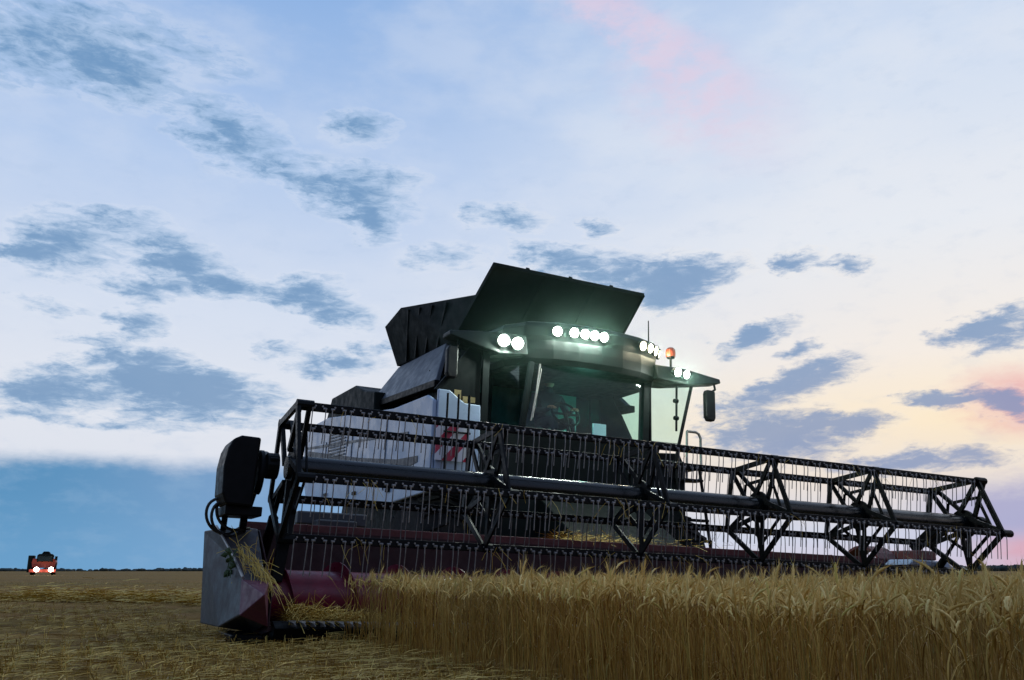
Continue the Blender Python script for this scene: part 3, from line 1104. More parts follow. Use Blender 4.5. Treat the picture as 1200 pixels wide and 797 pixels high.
def divider(mirror):
    def P(u, b, z):
        return ((8.35 - u) if mirror else u, b, z)
    outer = [P(-0.53, 0.98, 0.88), P(-0.48, 0.50, 0.885), P(-0.39, 0.0, 0.63), P(-0.36, -0.35, 0.46), P(-0.37, -0.47, 0.22), P(-0.43, 0.20, 0.09), P(-0.47, 0.98, 0.08)]
    inner = [P(-0.14, 0.98, 0.93), P(-0.14, 0.50, 0.90), P(-0.16, 0.02, 0.62), P(-0.18, -0.34, 0.45), P(-0.18, -0.47, 0.14), P(-0.14, 0.20, 0.05), P(-0.14, 0.98, 0.05)]
    m = MB().hexa(outer, inner)
    o = m.build('crop_divider', M['dirtygrey'], H, bevel=0.01)
    # pointed nose
    tip = P(-0.275, -0.80, 0.37)
    ring = [P(-0.372, -0.352, 0.47), P(-0.165, -0.342, 0.46), P(-0.168, -0.482, 0.13), P(-0.382, -0.482, 0.21)]
    rb = [(p[0], p[1] + 0.04, p[2]) for p in ring]
    m = MB().add([tip] + ring + rb, [(0, 1, 2), (0, 2, 3), (0, 3, 4), (0, 4, 1), (1, 5, 6, 2), (2, 6, 7, 3), (3, 7, 8, 4), (4, 8, 5, 1), (8, 7, 6, 5)])
    m.build('divider_nose', M['nose'] if not mirror else M['white'], o, bevel=0.006)
    m = MB()
    m.box(*sorted((P(-0.40, 0, 0)[0], P(-0.16, 0, 0)[0])), -0.30, 0.35, 0.0, 0.055)
    m.build('skid_shoe', M['black'], o, bevel=0.01)
    # edge trim rod
    m = MB()
    m.tube([P(-0.49, 0.52, 0.905), P(-0.40, -0.0, 0.65), P(-0.365, -0.34, 0.485)], 0.012, 6)
    m.build('edge_rod', M['worn'], o)
    return o


divider(False)
divider(True)
# inner side sheets
for uu in (-0.13, U + 0.21):
    m = MB()
    m.prism_u([(0.96, 0.06), (0.96, 0.92), (0.50, 0.89), (0.02, 0.60), (-0.30, 0.40), (-0.30, 0.08)], uu, uu + 0.012)
    m.build('side_sheet', M['darkred'], H)

# --- reel drive housing at the near end
m = MB()
prof = [(-0.30, 1.05), (-0.28, 1.63), (-0.44, 1.635), (-0.505, 1.60), (-0.54, 1.52), (-0.56, 1.38), (-0.55, 1.15), (-0.51, 1.06)]
m.prism_b(prof, -0.02, 0.42)
dc = m.build('drive_housing', M['black'], H, bevel=0.018)
m = MB()
m.lathe([(0.0, 0.0), (0.0, 0.17), (0.02, 0.19), (0.05, 0.19), (0.05, 0.0)], 24, 'u', (-0.27, 0.18, 1.36))
m.build('drive_sprocket', M['blacksteel'], dc, True)
m = MB()
m.box(-0.50, -0.20, 0.05, 0.50, 0.98, 1.06)
m.bar((-0.30, 0.30, 0.98), (-0.26, 0.60, 0.86), 0.10, 0.06)
m.bar((-0.46, 0.30, 0.98), (-0.42, 0.60, 0.86), 0.06, 0.05)
m.build('drive_bracket', M['black'], dc, bevel=0.008)
# hydraulic hoses looping beside it
for k, (dx, dz) in enumerate(((0, 0), (0.045, -0.02), (0.08, 0.035))):
    pts = []
    for i in range(19):
        t = i / 18
        a = R(70 + 215 * t)
        pts.append((-0.50 + 0.13 * math.cos(a) + dx + 0.10 * (t - 0.3) * (1 if t > 0.3 else 0), 0.28 + 0.1 * t, 0.985 + dz + 0.145 * math.sin(a)))
    pts = [(-0.40, 0.26, 1.13 + dz)] + pts + [(-0.30 + dx, 0.46, 0.90)]
    MB().tube(pts, 0.013, 7).build('hydraulic_hose', M['hose'], H, True)
# front arm of the reel seen as the heavy dark leg at the near end
m = MB()
m.bar((0.09, 0.22, 1.27), (-0.01, 0.16, 0.46), 0.10, 0.07, up=(1, 0, 0))
m.build('reel_support', M['black'], H, bevel=0.01)
m = MB()
m.box(0.40, 1.12, 1.42, 1.56, 1.02, 1.15)
m.box(0.55, 0.95, 1.18, 1.42, 0.95, 1.06)
m.build('gearbox_cover', M['dirtygrey'], H, bevel=0.015)
# curved guard and gear case at the far end of the header
m = MB()
pts = [(8.05 + 0.0, 1.3 + 0.34 * math.cos(a), 0.80 + 0.34 * math.sin(a)) for a in [R(x) for x in range(0, 181, 15)]]
for p, q in zip(pts[:-1], pts[1:]):
    m.bar(p, q, 0.03, 0.34, up=(0, p[1] - 1.3, p[2] - 0.8))
m.build('drive_guard', M['beam'], H)
m = MB()
m.box(8.25, 8.60, 0.70, 1.25, 0.98, 1.10)
m.build('end_cover', M['beam'], H, bevel=0.02)
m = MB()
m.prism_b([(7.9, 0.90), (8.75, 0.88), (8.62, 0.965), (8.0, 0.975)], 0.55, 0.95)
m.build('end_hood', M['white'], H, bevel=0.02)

# --- chassis, feeder house, wheels
m = MB()
m.prism_u([(2.3, 0.95), (2.3, 2.2), (8.3, 2.3), (8.6, 1.5), (7.5, 0.95)], 2.75, 5.80)
m.build('chassis', M['cabdark'], H, bevel=0.02)
m = MB()
m.prism_u([(1.16, 0.28), (1.16, 0.95), (2.6, 1.75), (2.9, 1.0)], 3.55, 5.0)
m.build('feeder_house', M['cabdark'], H, bevel=0.02)


def wheel(u, b, r, w):
    prof = [(-w / 2, r * 0.56), (-w / 2, r * 0.86), (-w * 0.42, r * 0.96), (-w * 0.2, r), (w * 0.2, r), (w * 0.42, r * 0.96), (w / 2, r * 0.86), (w / 2, r * 0.56)]
    t = MB().lathe(prof, 36, 'u', (0, 0, 0))
    for k in range(22):
        a = 2 * PI * k / 22
        for s in (-1, 1):
            aa = a + (PI / 22 if s > 0 else 0)
            c0 = Vector((s * 0.02, math.cos(aa) * r, math.sin(aa) * r))
            a2 = aa + 0.16
            c1 = Vector((s * w * 0.47, math.cos(a2) * r * 0.965, math.sin(a2) * r * 0.965))
            t.bar(c0, c1, 0.07, 0.05, up=(0, math.cos(aa), math.sin(aa)))
    o = t.build('wheel', M['rubber'], H, loc=(u, b, r - 0.04))
    rim = MB().lathe([(-w * 0.36, 0.02), (-w * 0.30, r * 0.30), (-w * 0.34, r * 0.50), (-w * 0.47, r * 0.57), (w * 0.47, r * 0.57), (w * 0.34, r * 0.50), (w * 0.2, r * 0.3), (w * 0.2, 0.02)], 28, 'u')
    rim.build('rim', M['dirtygrey'], o, True)
    return o


wheel(2.42, 3.05, 0.80, 0.66)
wheel(5.90, 3.05, 0.80, 0.60)
wheel(2.85, 7.3, 0.58, 0.45)
wheel(5.70, 7.3, 0.58, 0.45)

# --- body panels
side_poly = [(2.17, 1.52), (2.17, 2.60), (2.40, 2.70), (3.7, 2.74), (5.4, 2.93), (7.25, 3.15), (8.5, 3.17), (8.95, 3.05), (8.80, 2.30), (8.4, 1.85), (6.6, 1.62), (3.9, 1.46)]
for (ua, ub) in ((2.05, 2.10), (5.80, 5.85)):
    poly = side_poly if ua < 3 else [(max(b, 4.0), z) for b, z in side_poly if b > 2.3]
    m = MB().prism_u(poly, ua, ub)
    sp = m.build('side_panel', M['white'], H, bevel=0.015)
    du = -0.012 if ua < 3 else 0.052
    # pressed swage and panel gaps
    m = MB()
    m.prism_u([(3.0, 2.30), (3.0, 2.33), (8.6, 2.80), (8.6, 2.76)], ua + du, ua + du + 0.010)
    for b in (3.9, 5.6, 7.2):
        m.box(ua + du, ua + du + 0.010, b, b + 0.02, 1.66, 2.72)
    m.build('panel_seam', M['slope'], sp)
    if ua < 3:
        m = MB()
        for i in range(9):
            z = 2.34 + i * 0.052
            m.prism_u([(6.0, z + 0.04), (6.0, z + 0.062), (7.0, z + 0.115), (7.0, z + 0.093)], ua - 0.016, ua + 0.004)
        m.build('side_vent', M['slope'], sp)
        m = MB()
        m.prism_u([(2.6, 1.98), (3.4, 2.02), (5.2, 2.24), (8.5, 2.72), (8.5, 2.60), (5.2, 2.06), (3.4, 1.84), (2.6, 1.90)], ua - 0.006, ua + 0.002)
        m.build('stripe', M['dirtygrey'], sp)
        for b, z in ((3.6, 1.62), (5.2, 1.70), (6.9, 1.80)):
            MB().box(ua - 0.03, ua + 0.004, b, b + 0.14, z, z + 0.05).build('panel_latch', M['black'], sp, bevel=0.006)
m = MB()
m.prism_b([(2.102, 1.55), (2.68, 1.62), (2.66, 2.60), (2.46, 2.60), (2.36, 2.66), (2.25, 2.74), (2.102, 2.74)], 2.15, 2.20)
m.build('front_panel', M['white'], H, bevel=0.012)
m = MB()
m.box(2.685, 2.77, 2.18, 2.22, 1.5, 3.34)
m.box(2.77, 3.24, 2.18, 2.22, 1.5, 2.40)
m.prism_b([(2.10, 2.76), (2.26, 2.76), (2.38, 2.68), (2.48, 2.62), (2.70, 2.62), (2.70, 3.46), (2.62, 3.46)], 2.28, 2.32)
m.build('front_bulkhead', M['cabdark'], H)
# warning board with diagonal stripes
m = MB()
m.box(-0.20, 0.20, -0.008, 0.008, -0.24, 0.24)
m.build('warning_board', M['hazard'], H, loc=(2.28, 2.10, 2.12))
m = MB()
for u in (2.19, 2.33, 2.47):
    m.tube([(u, 2.06, 1.75), (u, 2.06, 2.68)], 0.014, 8)
m.tube([(2.16, 2.06, 2.22), (2.50, 2.06, 2.22)], 0.012, 8)
m.build('guard_rail', M['black'], H, True)
m = MB()
m.box(2.35, 2.44, 2.262, 2.268, 2.63, 2.78)
m.box(2.465, 2.53, 2.262, 2.268, 2.62, 2.71)
m.box(2.56, 2.63, 2.262, 2.268, 2.64, 2.71)
m.build('warning_label', M['yellow'], H)

# engine hood at the rear
m = MB()
m.prism_u([(5.7, 2.95), (5.75, 3.38), (6.35, 3.50), (6.9, 3.69), (8.45, 3.73), (8.75, 3.35), (8.75, 2.95)], 2.38, 5.95)
m.build('engine_hood', M['tank'], H, bevel=0.02)
# grain tank: sloped flanks, walls, opened flaps
for s in (0, 1):
    def X(u):
        return u if s == 0 else 8.12 - u
    a = [(X(2.50), 3.35, 3.12), (X(2.50), 6.45, 3.30), (X(2.85), 6.05, 3.90), (X(2.87), 4.0, 3.84)]
    b_ = [(X(2.56), 3.35, 3.09), (X(2.56), 6.45, 3.27), (X(2.91), 6.05, 3.87), (X(2.93), 4.0, 3.81)]
    MB().hexa(a, b_).build('sloped_panel', M['slope'], H, bevel=0.01)
    a = [(X(2.47), 3.30, 3.02), (X(2.47), 6.50, 3.20), (X(2.47), 6.50, 3.30), (X(2.47), 3.30, 3.12)]
    b_ = [(X(2.60), 3.30, 3.02), (X(2.60), 6.50, 3.20), (X(2.60), 6.50, 3.30), (X(2.60), 3.30, 3.12)]
    MB().hexa(a, b_).build('panel_rim', M['black'], H, bevel=0.01)
m = MB()
m.box(2.93, 5.40, 3.95, 6.05, 2.2, 3.82)
m.prism_u([(3.74, 2.2), (3.74, 3.28), (3.95, 3.40), (3.95, 2.2)], 2.62, 5.28)
m.box(2.62, 3.20, 3.30, 3.74, 2.2, 3.02)
m.box(2.62, 5.50, 3.95, 5.75, 2.2, 3.03)
m.build('grain_tank', M['tank'], H)
# front flap leans forward over the cab
fl = [(3.075, 2.86, 4.74), (5.58, 2.95, 4.75), (5.50, 3.90, 3.84), (2.90, 3.90, 3.84)]
th = Vector((0.0, 0.02, 0.03))
m = MB().hexa(fl, [tuple(Vector(p) + th) for p in fl])
ff = m.build('tank_flap', M['tank'], H, bevel=0.006)
m = MB()
for t in (0.22, 0.5, 0.78):
    p = Vector(fl[0]).lerp(Vector(fl[1]), t)
    q = Vector(fl[3]).lerp(Vector(fl[2]), t)
    m.bar(p + th * 1.6, q + th * 1.6, 0.03, 0.05)
m.build('flap_rib', M['tank'], ff)
m = MB()
dn = Vector((0.0, -0.012, -0.012))
for a, b in ((0, 1), (1, 2), (3, 0)):
    m.bar(Vector(fl[a]) + dn, Vector(fl[b]) + dn, 0.05, 0.012)
for t in (0.34, 0.67):
    m.bar(Vector(fl[0]).lerp(Vector(fl[1]), t) + dn, Vector(fl[3]).lerp(Vector(fl[2]), t) + dn, 0.012, 0.05)
m.build('flap_hem', M['tank'], ff)
for s in (0, 1):
    def X(u):
        return u if s == 0 else 8.42 - u
    pts = [(X(2.95), 3.88, 3.86), (X(3.05), 3.36, 4.43), (X(2.64), 5.5, 4.74), (X(2.62), 6.2, 4.60), (X(2.83), 6.05, 3.92)]
    off = Vector((0.03 if s == 0 else -0.03, 0, 0.0))
    m = MB().hexa(pts, [tuple(Vector(p) + off) for p in pts])
    sf = m.build('tank_flap', M['tank'], H)
    m = MB()
    for t in (0.25, 0.45, 0.63, 0.80):
        lo = Vector(pts[0]).lerp(Vector(pts[4]), t)
        up_ = Vector(pts[1]).lerp(Vector(pts[2]), min(1.0, t * 0.95 + 0.10))
        m.bar(lo - off * 0.8, lo.lerp(up_, 0.94) - off * 0.8, 0.05, 0.030, up=(0, 1, 0))
    m.build('flap_rib', M['tank'], sf)
pts = [(2.83, 6.05, 3.92), (5.59, 6.05, 3.92), (5.80, 6.2, 4.60), (2.62, 6.2, 4.60)]
m = MB().hexa(pts, [(p[0], p[1] + 0.03, p[2]) for p in pts])
m.build('tank_flap', M['tank'], H)

# --- cab
m = MB()
m.prism_u([(2.30, 1.75), (2.22, 2.40), (3.72, 2.40), (3.72, 1.75)], 3.22, 5.30)          # lower shell
m.box(3.22, 4.85, 3.66, 3.72, 2.40, 3.26)                                               # rear wall
m.box(5.10, 5.30, 3.66, 3.72, 2.40, 3.26)
cab = m.build('cab', M['cabdark'], H, bevel=0.012)
for (pa, pb, w, t, up) in (((3.25, 2.20, 2.40), (3.34, 2.16, 3.24), 0.07, 0.07, (0, 1, 0)), ((5.16, 2.36, 2.40), (5.19, 2.36, 3.24), 0.12, 0.10, (0, 1, 0)),
                           ((3.22, 3.20, 2.40), (3.24, 3.20, 3.24), 0.10, 0.06, (0, 1, 0)), ((5.28, 3.70, 2.40), (5.28, 3.70, 3.24), 0.10, 0.06, (0, 1, 0)),
                           ((3.22, 3.70, 2.40), (3.22, 3.70, 3.24), 0.10, 0.06, (0, 1, 0))):
    MB().bar(pa, pb, w, t, up=up).build('cab_post', M['cabdark'], cab, bevel=0.01)
# door trim curving forward on the far side
m = MB()
pa = [(5.30, 2.74, 2.40), (5.30, 2.90, 2.62), (5.30, 3.10, 2.90), (5.30, 3.26, 3.10), (5.30, 3.34, 3.24), (5.30, 3.70, 3.24), (5.30, 3.70, 2.40)]
m.hexa(pa, [(p[0] - 0.03, p[1], p[2]) for p in pa])
m.build('door_trim', M['cabdark'], cab)
m = MB()
m.hexa([(3.27, 2.21, 2.41), (5.14, 2.33, 2.41), (5.17, 2.33, 3.23), (3.36, 2.17, 3.23)], [(3.27, 2.218, 2.41), (5.14, 2.338, 2.41), (5.17, 2.338, 3.23), (3.36, 2.178, 3.23)])
m.build('windshield', M['glass'], cab)
m = MB()
m.box(3.215, 3.222, 2.26, 3.66, 2.41, 3.23)
m.build('side_window', M['glass'], cab)
m = MB()
m.box(5.312, 5.318, 2.42, 3.66, 2.41, 3.23)
m.build('side_window', M['glass'], cab)
# open door pane beyond the front post
m = MB()
m.hexa([(5.28, 2.34, 2.42), (5.70, 2.30, 2.42), (5.95, 2.30, 3.26), (5.28, 2.34, 3.30)], [(5.28, 2.346, 2.42), (5.70, 2.306, 2.42), (5.95, 2.306, 3.26), (5.28, 2.346, 3.30)])
dg = m.build('open_door', M['glass'], cab)
m = MB()
m.tube([(5.25, 2.33, 2.15), (5.25, 2.33, 3.36)], 0.022, 8)
m.tube([(5.95, 2.30, 3.34), (5.78, 2.30, 2.72), (5.70, 2.30, 2.42), (5.62, 2.30, 2.10)], 0.024, 8)
m.tube([(5.66, 2.27, 3.34), (5.64, 2.27, 2.60)], 0.016, 8)
m.tube([(5.25, 2.33, 2.42), (5.70, 2.30, 2.42)], 0.018, 8)
for z in (3.02, 2.78):
    m.lathe([(-0.03, 0.0), (-0.03, 0.03), (0.03, 0.03), (0.03, 0.0)], 8, 'u', (5.64, 2.27, z))
m.build('door_frame', M['black'], dg, True)
m = MB()
m.tube([(3.45, 2.13, 3.22), (3.40, 2.12, 2.85), (3.34, 2.13, 2.48)], 0.010, 6)
m.tube([(3.47, 2.125, 3.16), (3.36, 2.125, 2.52)], 0.006, 6)
m.build('wiper', M['worn'], cab)
m = MB()
m.box(4.46, 4.66, 2.50, 2.53, 2.46, 2.62)
m.bar((4.56, 2.53, 2.40), (4.56, 2.53, 2.50), 0.04, 0.04)
disp = m.build('display', M['display_added_glow'], cab)
# teal fill light added to brighten the cab, not cast by the display
bd = bpy.data.lights.new('cab_fill_light', 'POINT')
bd.energy = 10.0
bd.color = (0.28, 1.0, 0.82)
bd.shadow_soft_size = 0.08
bo = bpy.data.objects.new('cab_fill_light', bd)
C.objects.link(bo)
bo.parent = disp
bo.location = (4.50, 2.70, 2.62)
m = MB()
m.box(3.28, 4.84, 3.645, 3.655, 2.42, 3.22)
m.build('rear_lining', M['lining'], cab)
m = MB()
m.box(3.86, 4.36, 2.95, 3.40, 2.44, 2.58)
m.prism_u([(3.36, 2.55), (3.46, 3.10), (3.56, 3.10), (3.50, 2.52)], 3.86, 4.36)
m.build('driver_seat', M['seat'], cab, bevel=0.03)
m = MB()
cc = Vector((4.10, 2.62, 2.72))
ringp = [cc + Vector((0.20 * math.cos(2 * PI * k / 20), 0.11 * math.sin(2 * PI * k / 20), 0.167 * math.sin(2 * PI * k / 20))) for k in range(21)]
m.tube(ringp, 0.016, 6)
m.tube([(4.10, 2.62, 2.72), (4.10, 2.50, 2.42)], 0.03, 8)
m.bar(ringp[0], ringp[10], 0.03, 0.02)
m.build('steering_wheel', M['cabdark'], cab)

# --- roof
m = MB()
plan = [(3.02, 3.80), (3.02, 2.90), (3.07, 2.48), (3.25, 2.20), (3.60, 2.06), (3.95, 2.00), (4.28, 1.98), (4.62, 2.00), (4.95, 2.06), (5.28, 2.20), (5.46, 2.48), (5.51, 2.90), (5.51, 3.80)]
layers = [(3.225, 0.95), (3.30, 0.985), (3.42, 0.99), (3.54, 0.985), (3.60, 1.0), (3.72, 1.0), (3.78, 0.97), (3.83, 0.85)]
vs, fs = [], []
for z, k in layers:
    for (u, b) in plan:
        vs.append((4.28 + (u - 4.28) * k, 3.0 + (b - 3.0) * k, z))
n = len(plan)
for i in range(len(layers) - 1):
    for j in range(n):
        j2 = (j + 1) % n
        fs.append((i * n + j, i * n + j2, (i + 1) * n + j2, (i + 1) * n + j))
fs.append(tuple(range(n))[::-1])
fs.append(tuple(range((len(layers) - 1) * n, len(layers) * n)))
m.add(vs, fs)
roof = m.build('cab_roof', M['roof'], H, bevel=0.01)
for (r0, r1, z0a, z0b, z1a, z1b) in ((3.25, 2.22, 3.30, 3.56, 3.44, 3.50), (5.22, 6.34, 3.26, 3.46, 3.335, 3.40)):
    a = [(r0, 2.08, z0a), (r0, 2.75, z0a), (r0, 2.75, z0b), (r0, 2.14, z0b)]
    mid = r0 + (r1 - r0) * 0.40
    bm_ = [(mid, 2.02, z0a - 0.05), (mid, 2.72, z0a + 0.02), (mid, 2.72, z0b - 0.01), (mid, 2.10, z0b - 0.01)]
    c = [(r1, 2.16, z1a), (r1, 2.42, z1a), (r1, 2.42, z1b), (r1, 2.18, z1b)]
    vs = a + bm_ + c
    fs = [(0, 1, 2, 3), (11, 10, 9, 8)]
    for o in (0, 4):
        fs += [(o + i, o + (i + 1) % 4, o + 4 + (i + 1) % 4, o + 4 + i) for i in range(4)]
    MB().add(vs, fs).build('roof_wing', M['roof'], H, bevel=0.015)


def lamp(u, b, z, yaw, pitch, r, lens):
    """round work lamp; local -b is the beam direction"""
    m = MB().lathe([(0.10, 0.02), (0.09, r * 0.7), (0.02, r * 1.10), (-0.012, r * 1.18), (-0.02, r * 1.12), (-0.006, r * 1.02), (0.004, 0.0)], 20, 'b')
    o = m.build('work_lamp', M['black'], H, True, loc=(u, b, z))
    o.rotation_euler = (R(pitch), 0, R(yaw))
    m = MB().lathe([(-0.010, 0.0), (-0.010, r * 0.90), (-0.002, r * 1.0), (-0.002, 0.0)], 20, 'b')
    m.build('lens', M[lens], o, True)
    # the bulb itself, just proud of the reflector
    bd = bpy.data.lights.new('bulb', 'POINT')
    bd.energy = 22.0 if lens == 'lens' else 5.0
    bd.color = (0.86, 1.0, 0.90) if lens == 'lens' else (1.0, 0.88, 0.62)
    bd.shadow_soft_size = 0.03
    bo = bpy.data.objects.new('bulb', bd)
    C.objects.link(bo)
    bo.parent = o
    bo.location = (0, -0.09, 0)
    return o


def lamp_copy(src, u, b, z, yaw, pitch):
    return copy_part(src, H, (u, b, z), (R(pitch), 0, R(yaw)))


L0 = lamp(3.63, 2.02, 3.655, -10, 14, 0.062, 'lens')
for (u, b, yaw) in ((3.85, 1.97, -4), (4.00, 1.955, -2), (4.14, 1.95, 0), (4.28, 1.945, 0)):
    lamp_copy(L0, u, b, 3.655, yaw, 14)
L1 = lamp(4.93, 2.01, 3.645, 14, 14, 0.066, 'lensdim')
for (u, b, yaw) in ((5.08, 2.06, 22), (5.22, 2.14, 34), (5.35, 2.26, 50)):
    lamp_copy(L1, u, b, 3.645, yaw, 14)
L2 = lamp(2.86, 1.98, 3.41, -12, 14, 0.074, 'lens')
lamp_copy(L2, 3.05, 1.98, 3.40, -6, 14)
L3 = lamp(5.46, 1.97, 3.345, 8, 14, 0.058, 'lens')
lamp_copy(L3, 5.61, 1.98, 3.335, 12, 14)

# mirrors
for (u, z0, z1, w, arm) in ((2.27, 2.90, 3.30, 0.15, (2.36, 3.46)), (6.16, 2.78, 3.22, 0.16, (6.28, 3.36))):
    m = MB()
    m.prism_b([(u - w * 0.30, z0), (u + w * 0.36, z0), (u + w * 0.5, z0 + 0.05), (u + w * 0.5, z1 - 0.03), (u + w * 0.4, z1), (u - w * 0.38, z1), (u - w * 0.5, z1 - 0.05), (u - w * 0.48, z0 + 0.06)], 2.16, 2.25)
    mo = m.build('wing_mirror', M['mirror'], H, bevel=0.02)
    m = MB()
    m.box(u - w * 0.40, u + w * 0.40, 2.252, 2.258, z0 + 0.05, z1 - 0.05)
    m.build('mirror_glass', M['mirrorglass'], mo)
    m = MB()
    m.tube([(arm[0], 2.25, arm[1]), (arm[0], 2.22, z1 + 0.03), (u, 2.21, z1 - 0.05)], 0.016, 8)
    m.build('mirror_arm', M['black'], mo)

# beacon, antenna
m = MB()
m.lathe([(0.0, 0.03), (0.03, 0.028), (0.03, 0.016), (0.17, 0.016), (0.17, 0.055), (0.19, 0.055)], 12, 'z')
be = m.build('beacon', M['black'], H, True, loc=(5.55, 2.25, 3.44))
m = MB()
m.lathe([(0.19, 0.066), (0.24, 0.070), (0.29, 0.066), (0.32, 0.04), (0.33, 0.0)], 16, 'z')
m.build('beacon_dome', M['amber'], be, True)
MB().tube([(5.30, 2.42, 3.70), (5.30, 2.42, 4.16)], [0.012, 0.008], 6).build('antenna', M['black'], H, True)

# platform, ladder, hand rail
m = MB()
m.box(5.31, 6.05, 2.24, 3.40, 2.10, 2.16)
m.prism_b([(5.40, 2.16), (5.86, 2.16), (5.78, 2.32), (5.44, 2.30)], 2.40, 2.46)
m.build('platform', M['black'], H, bevel=0.01)
m = MB()
for u in (5.62, 6.02):
    m.tube([(u, 2.28, 2.12), (u, 2.02, 0.75)], 0.022, 8)
for i in range(5):
    z = 0.85 + i * 0.27
    b = 2.02 + (z - 0.75) * 0.19
    m.box(5.62, 6.02, b - 0.05, b + 0.07, z, z + 0.03)
m.build('ladder', M['black'], H)
m = MB()
path = [(5.90, 2.38, 2.64), (6.05, 2.38, 2.64), (6.10, 2.38, 2.62), (6.13, 2.38, 2.56), (6.13, 2.38, 2.10), (6.10, 2.38, 1.99), (6.03, 2.38, 1.95), (5.80, 2.38, 1.94)]
m.tube(path, 0.019, 8)
m.tube([(5.90, 2.38, 2.64), (5.88, 2.38, 1.94)], 0.017, 8)
m.build('hand_rail', M['worn'], H, True)


# ------------------------------------------------------------------ driver in the cab
def skinned(name, verts, edges, radii, mat, parent=None, root=0, sub=2):
    me = bpy.data.meshes.new(name)
    me.from_pydata([tuple(v) for v in verts], edges, [])
    me.materials.append(mat)
    o = bpy.data.objects.new(name, me)
    C.objects.link(o)
    if parent:
        o.parent = parent
    o.modifiers.new('skin', 'SKIN')
    if not me.skin_vertices:
        me.attributes.new('x', 'FLOAT', 'POINT')
    return o


def build_person():
    """seated driver, one continuous body grown over a skeleton (metaball-free: union of tapered limbs in one mesh)"""
    p = empty('person')
    p.matrix_world = H.matrix_world @ Matrix.Translation((4.10, 3.12, 2.58))
    tag(p, 'driver in dark clothes seated at the wheel behind the windshield of the cab', 'person')
    bm = bmesh.new()
    layer = bm.verts.layers.skin.verify()
    J = [((0, 0.02, 0.06), 0.15), ((0, 0.06, 0.28), 0.15), ((0, 0.05, 0.44), 0.16), ((0, 0.02, 0.53), 0.07), ((0, -0.01, 0.62), 0.055)]
    E = [(0, 1), (1, 2), (2, 3), (3, 4)]
    for s in (-1, 1):
        k = len(J)
        J += [((s * 0.20, 0.04, 0.46), 0.065), ((s * 0.27, -0.06, 0.24), 0.048), ((s * 0.20, -0.30, 0.20), 0.036), ((s * 0.18, -0.40, 0.23), 0.040)]
        E += [(2, k), (k, k + 1), (k + 1, k + 2), (k + 2, k + 3)]
        k = len(J)
        J += [((s * 0.11, -0.02, 0.05), 0.10), ((s * 0.14, -0.42, 0.07), 0.070), ((s * 0.13, -0.46, -0.10), 0.05)]
        E += [(0, k), (k, k + 1), (k + 1, k + 2)]
    vs = []
    for (co, r) in J:
        v = bm.verts.new(co)
        v[layer].radius = (r, r)
        vs.append(v)
    vs[0][layer].use_root = True
    for a, b in E:
        bm.edges.new((vs[a], vs[b]))
    me = bpy.data.meshes.new('body')
    bm.to_mesh(me)
    bm.free()
    me.materials.append(M['cloth'])
    o = bpy.data.objects.new('body', me)
    C.objects.link(o)
    o.parent = p
    o.modifiers.new('skin', 'SKIN')
    sb = o.modifiers.new('sub', 'SUBSURF')
    sb.levels = 1
    sb.render_levels = 2
    # head with nose, brow, ears
    m = MB()
    prof = [(-0.12, 0.045), (-0.10, 0.062), (-0.05, 0.076), (0.0, 0.084), (0.05, 0.082), (0.09, 0.062), (0.115, 0.03), (0.12, 0.0)]
    m.lathe(prof, 20, 'z', (0, -0.02, 0.72))
    m.hexa([(-0.012, -0.115, 0.685), (0.012, -0.115, 0.685), (0.006, -0.100, 0.735), (-0.006, -0.100, 0.735)],
           [(-0.014, -0.085, 0.685), (0.014, -0.085, 0.685), (0.008, -0.085, 0.74), (-0.008, -0.085, 0.74)])
    for s in (-1, 1):
        m.box(s * 0.080 - 0.008, s * 0.080 + 0.008, -0.03, 0.01, 0.69, 0.745)
    m.build('head', M['skin'], p, True)
    m = MB()
    m.lathe([(0.03, 0.089), (0.07, 0.084), (0.10, 0.062), (0.128, 0.02), (0.13, 0.0)], 18, 'z', (0, -0.012, 0.72))
    m.build('hair', M['hair'], p, True)
    for s in (-1, 1):
        m = MB()
        base = Vector((s * 0.18, -0.41, 0.235))
        m.box(base.x - 0.035, base.x + 0.035, base.y - 0.045, base.y + 0.03, base.z - 0.014, base.z + 0.014)
        for i in range(4):
            x = base.x - 0.027 + i * 0.018
            ln = (0.055, 0.065, 0.062, 0.048)[i]
            m.tube([(x, base.y - 0.04, base.z), (x, base.y - 0.04 - ln * 0.6, base.z - 0.008), (x, base.y - 0.04 - ln * 0.75, base.z - 0.035)], 0.0085, 6)
        m.tube([(base.x - s * 0.035, base.y, base.z), (base.x - s * 0.055, base.y - 0.035, base.z - 0.006), (base.x - s * 0.052, base.y - 0.065, base.z - 0.015)], 0.010, 6)
        m.build('hand', M['skin'], p)


build_person()

# ------------------------------------------------------------------ cut straw on the header
def straw_pile(name, n, fpos, lmin, lmax, zrand, label, cat, kind=None, wid=0.0022):
    temps = [blade_template(random.uniform(lmin, lmax), wid * random.uniform(0.8, 1.3), 0, True) for _ in range(6)]
    pos = np.array([fpos() for _ in range(n)])
    w = np.array([to_world(*p) for p in pos])
    a = scatter(temps, w, rng.normal(1, 0.2, n), np.zeros((n, 2)), rng.uniform(0, 2 * PI, n))
    v = a[0].copy()
    # tilt every blade a little up or down
    k = 8
    cen = v.reshape(-1, k, 3)
    tilt = rng.normal(0, zrand, len(cen))
    dx = cen[:, :, :2] - cen[:, :1, :2]
    cen[:, :, 2] += np.linalg.norm(dx, axis=2) * tilt[:, None]
    me = fast_mesh(name, cen.reshape(-1, 3), a[1], a[2], [M['straw']])
    o = bpy.data.objects.new(name, me)
    C.objects.link(o)
    tag(o, label, cat, kind=kind)
    return o


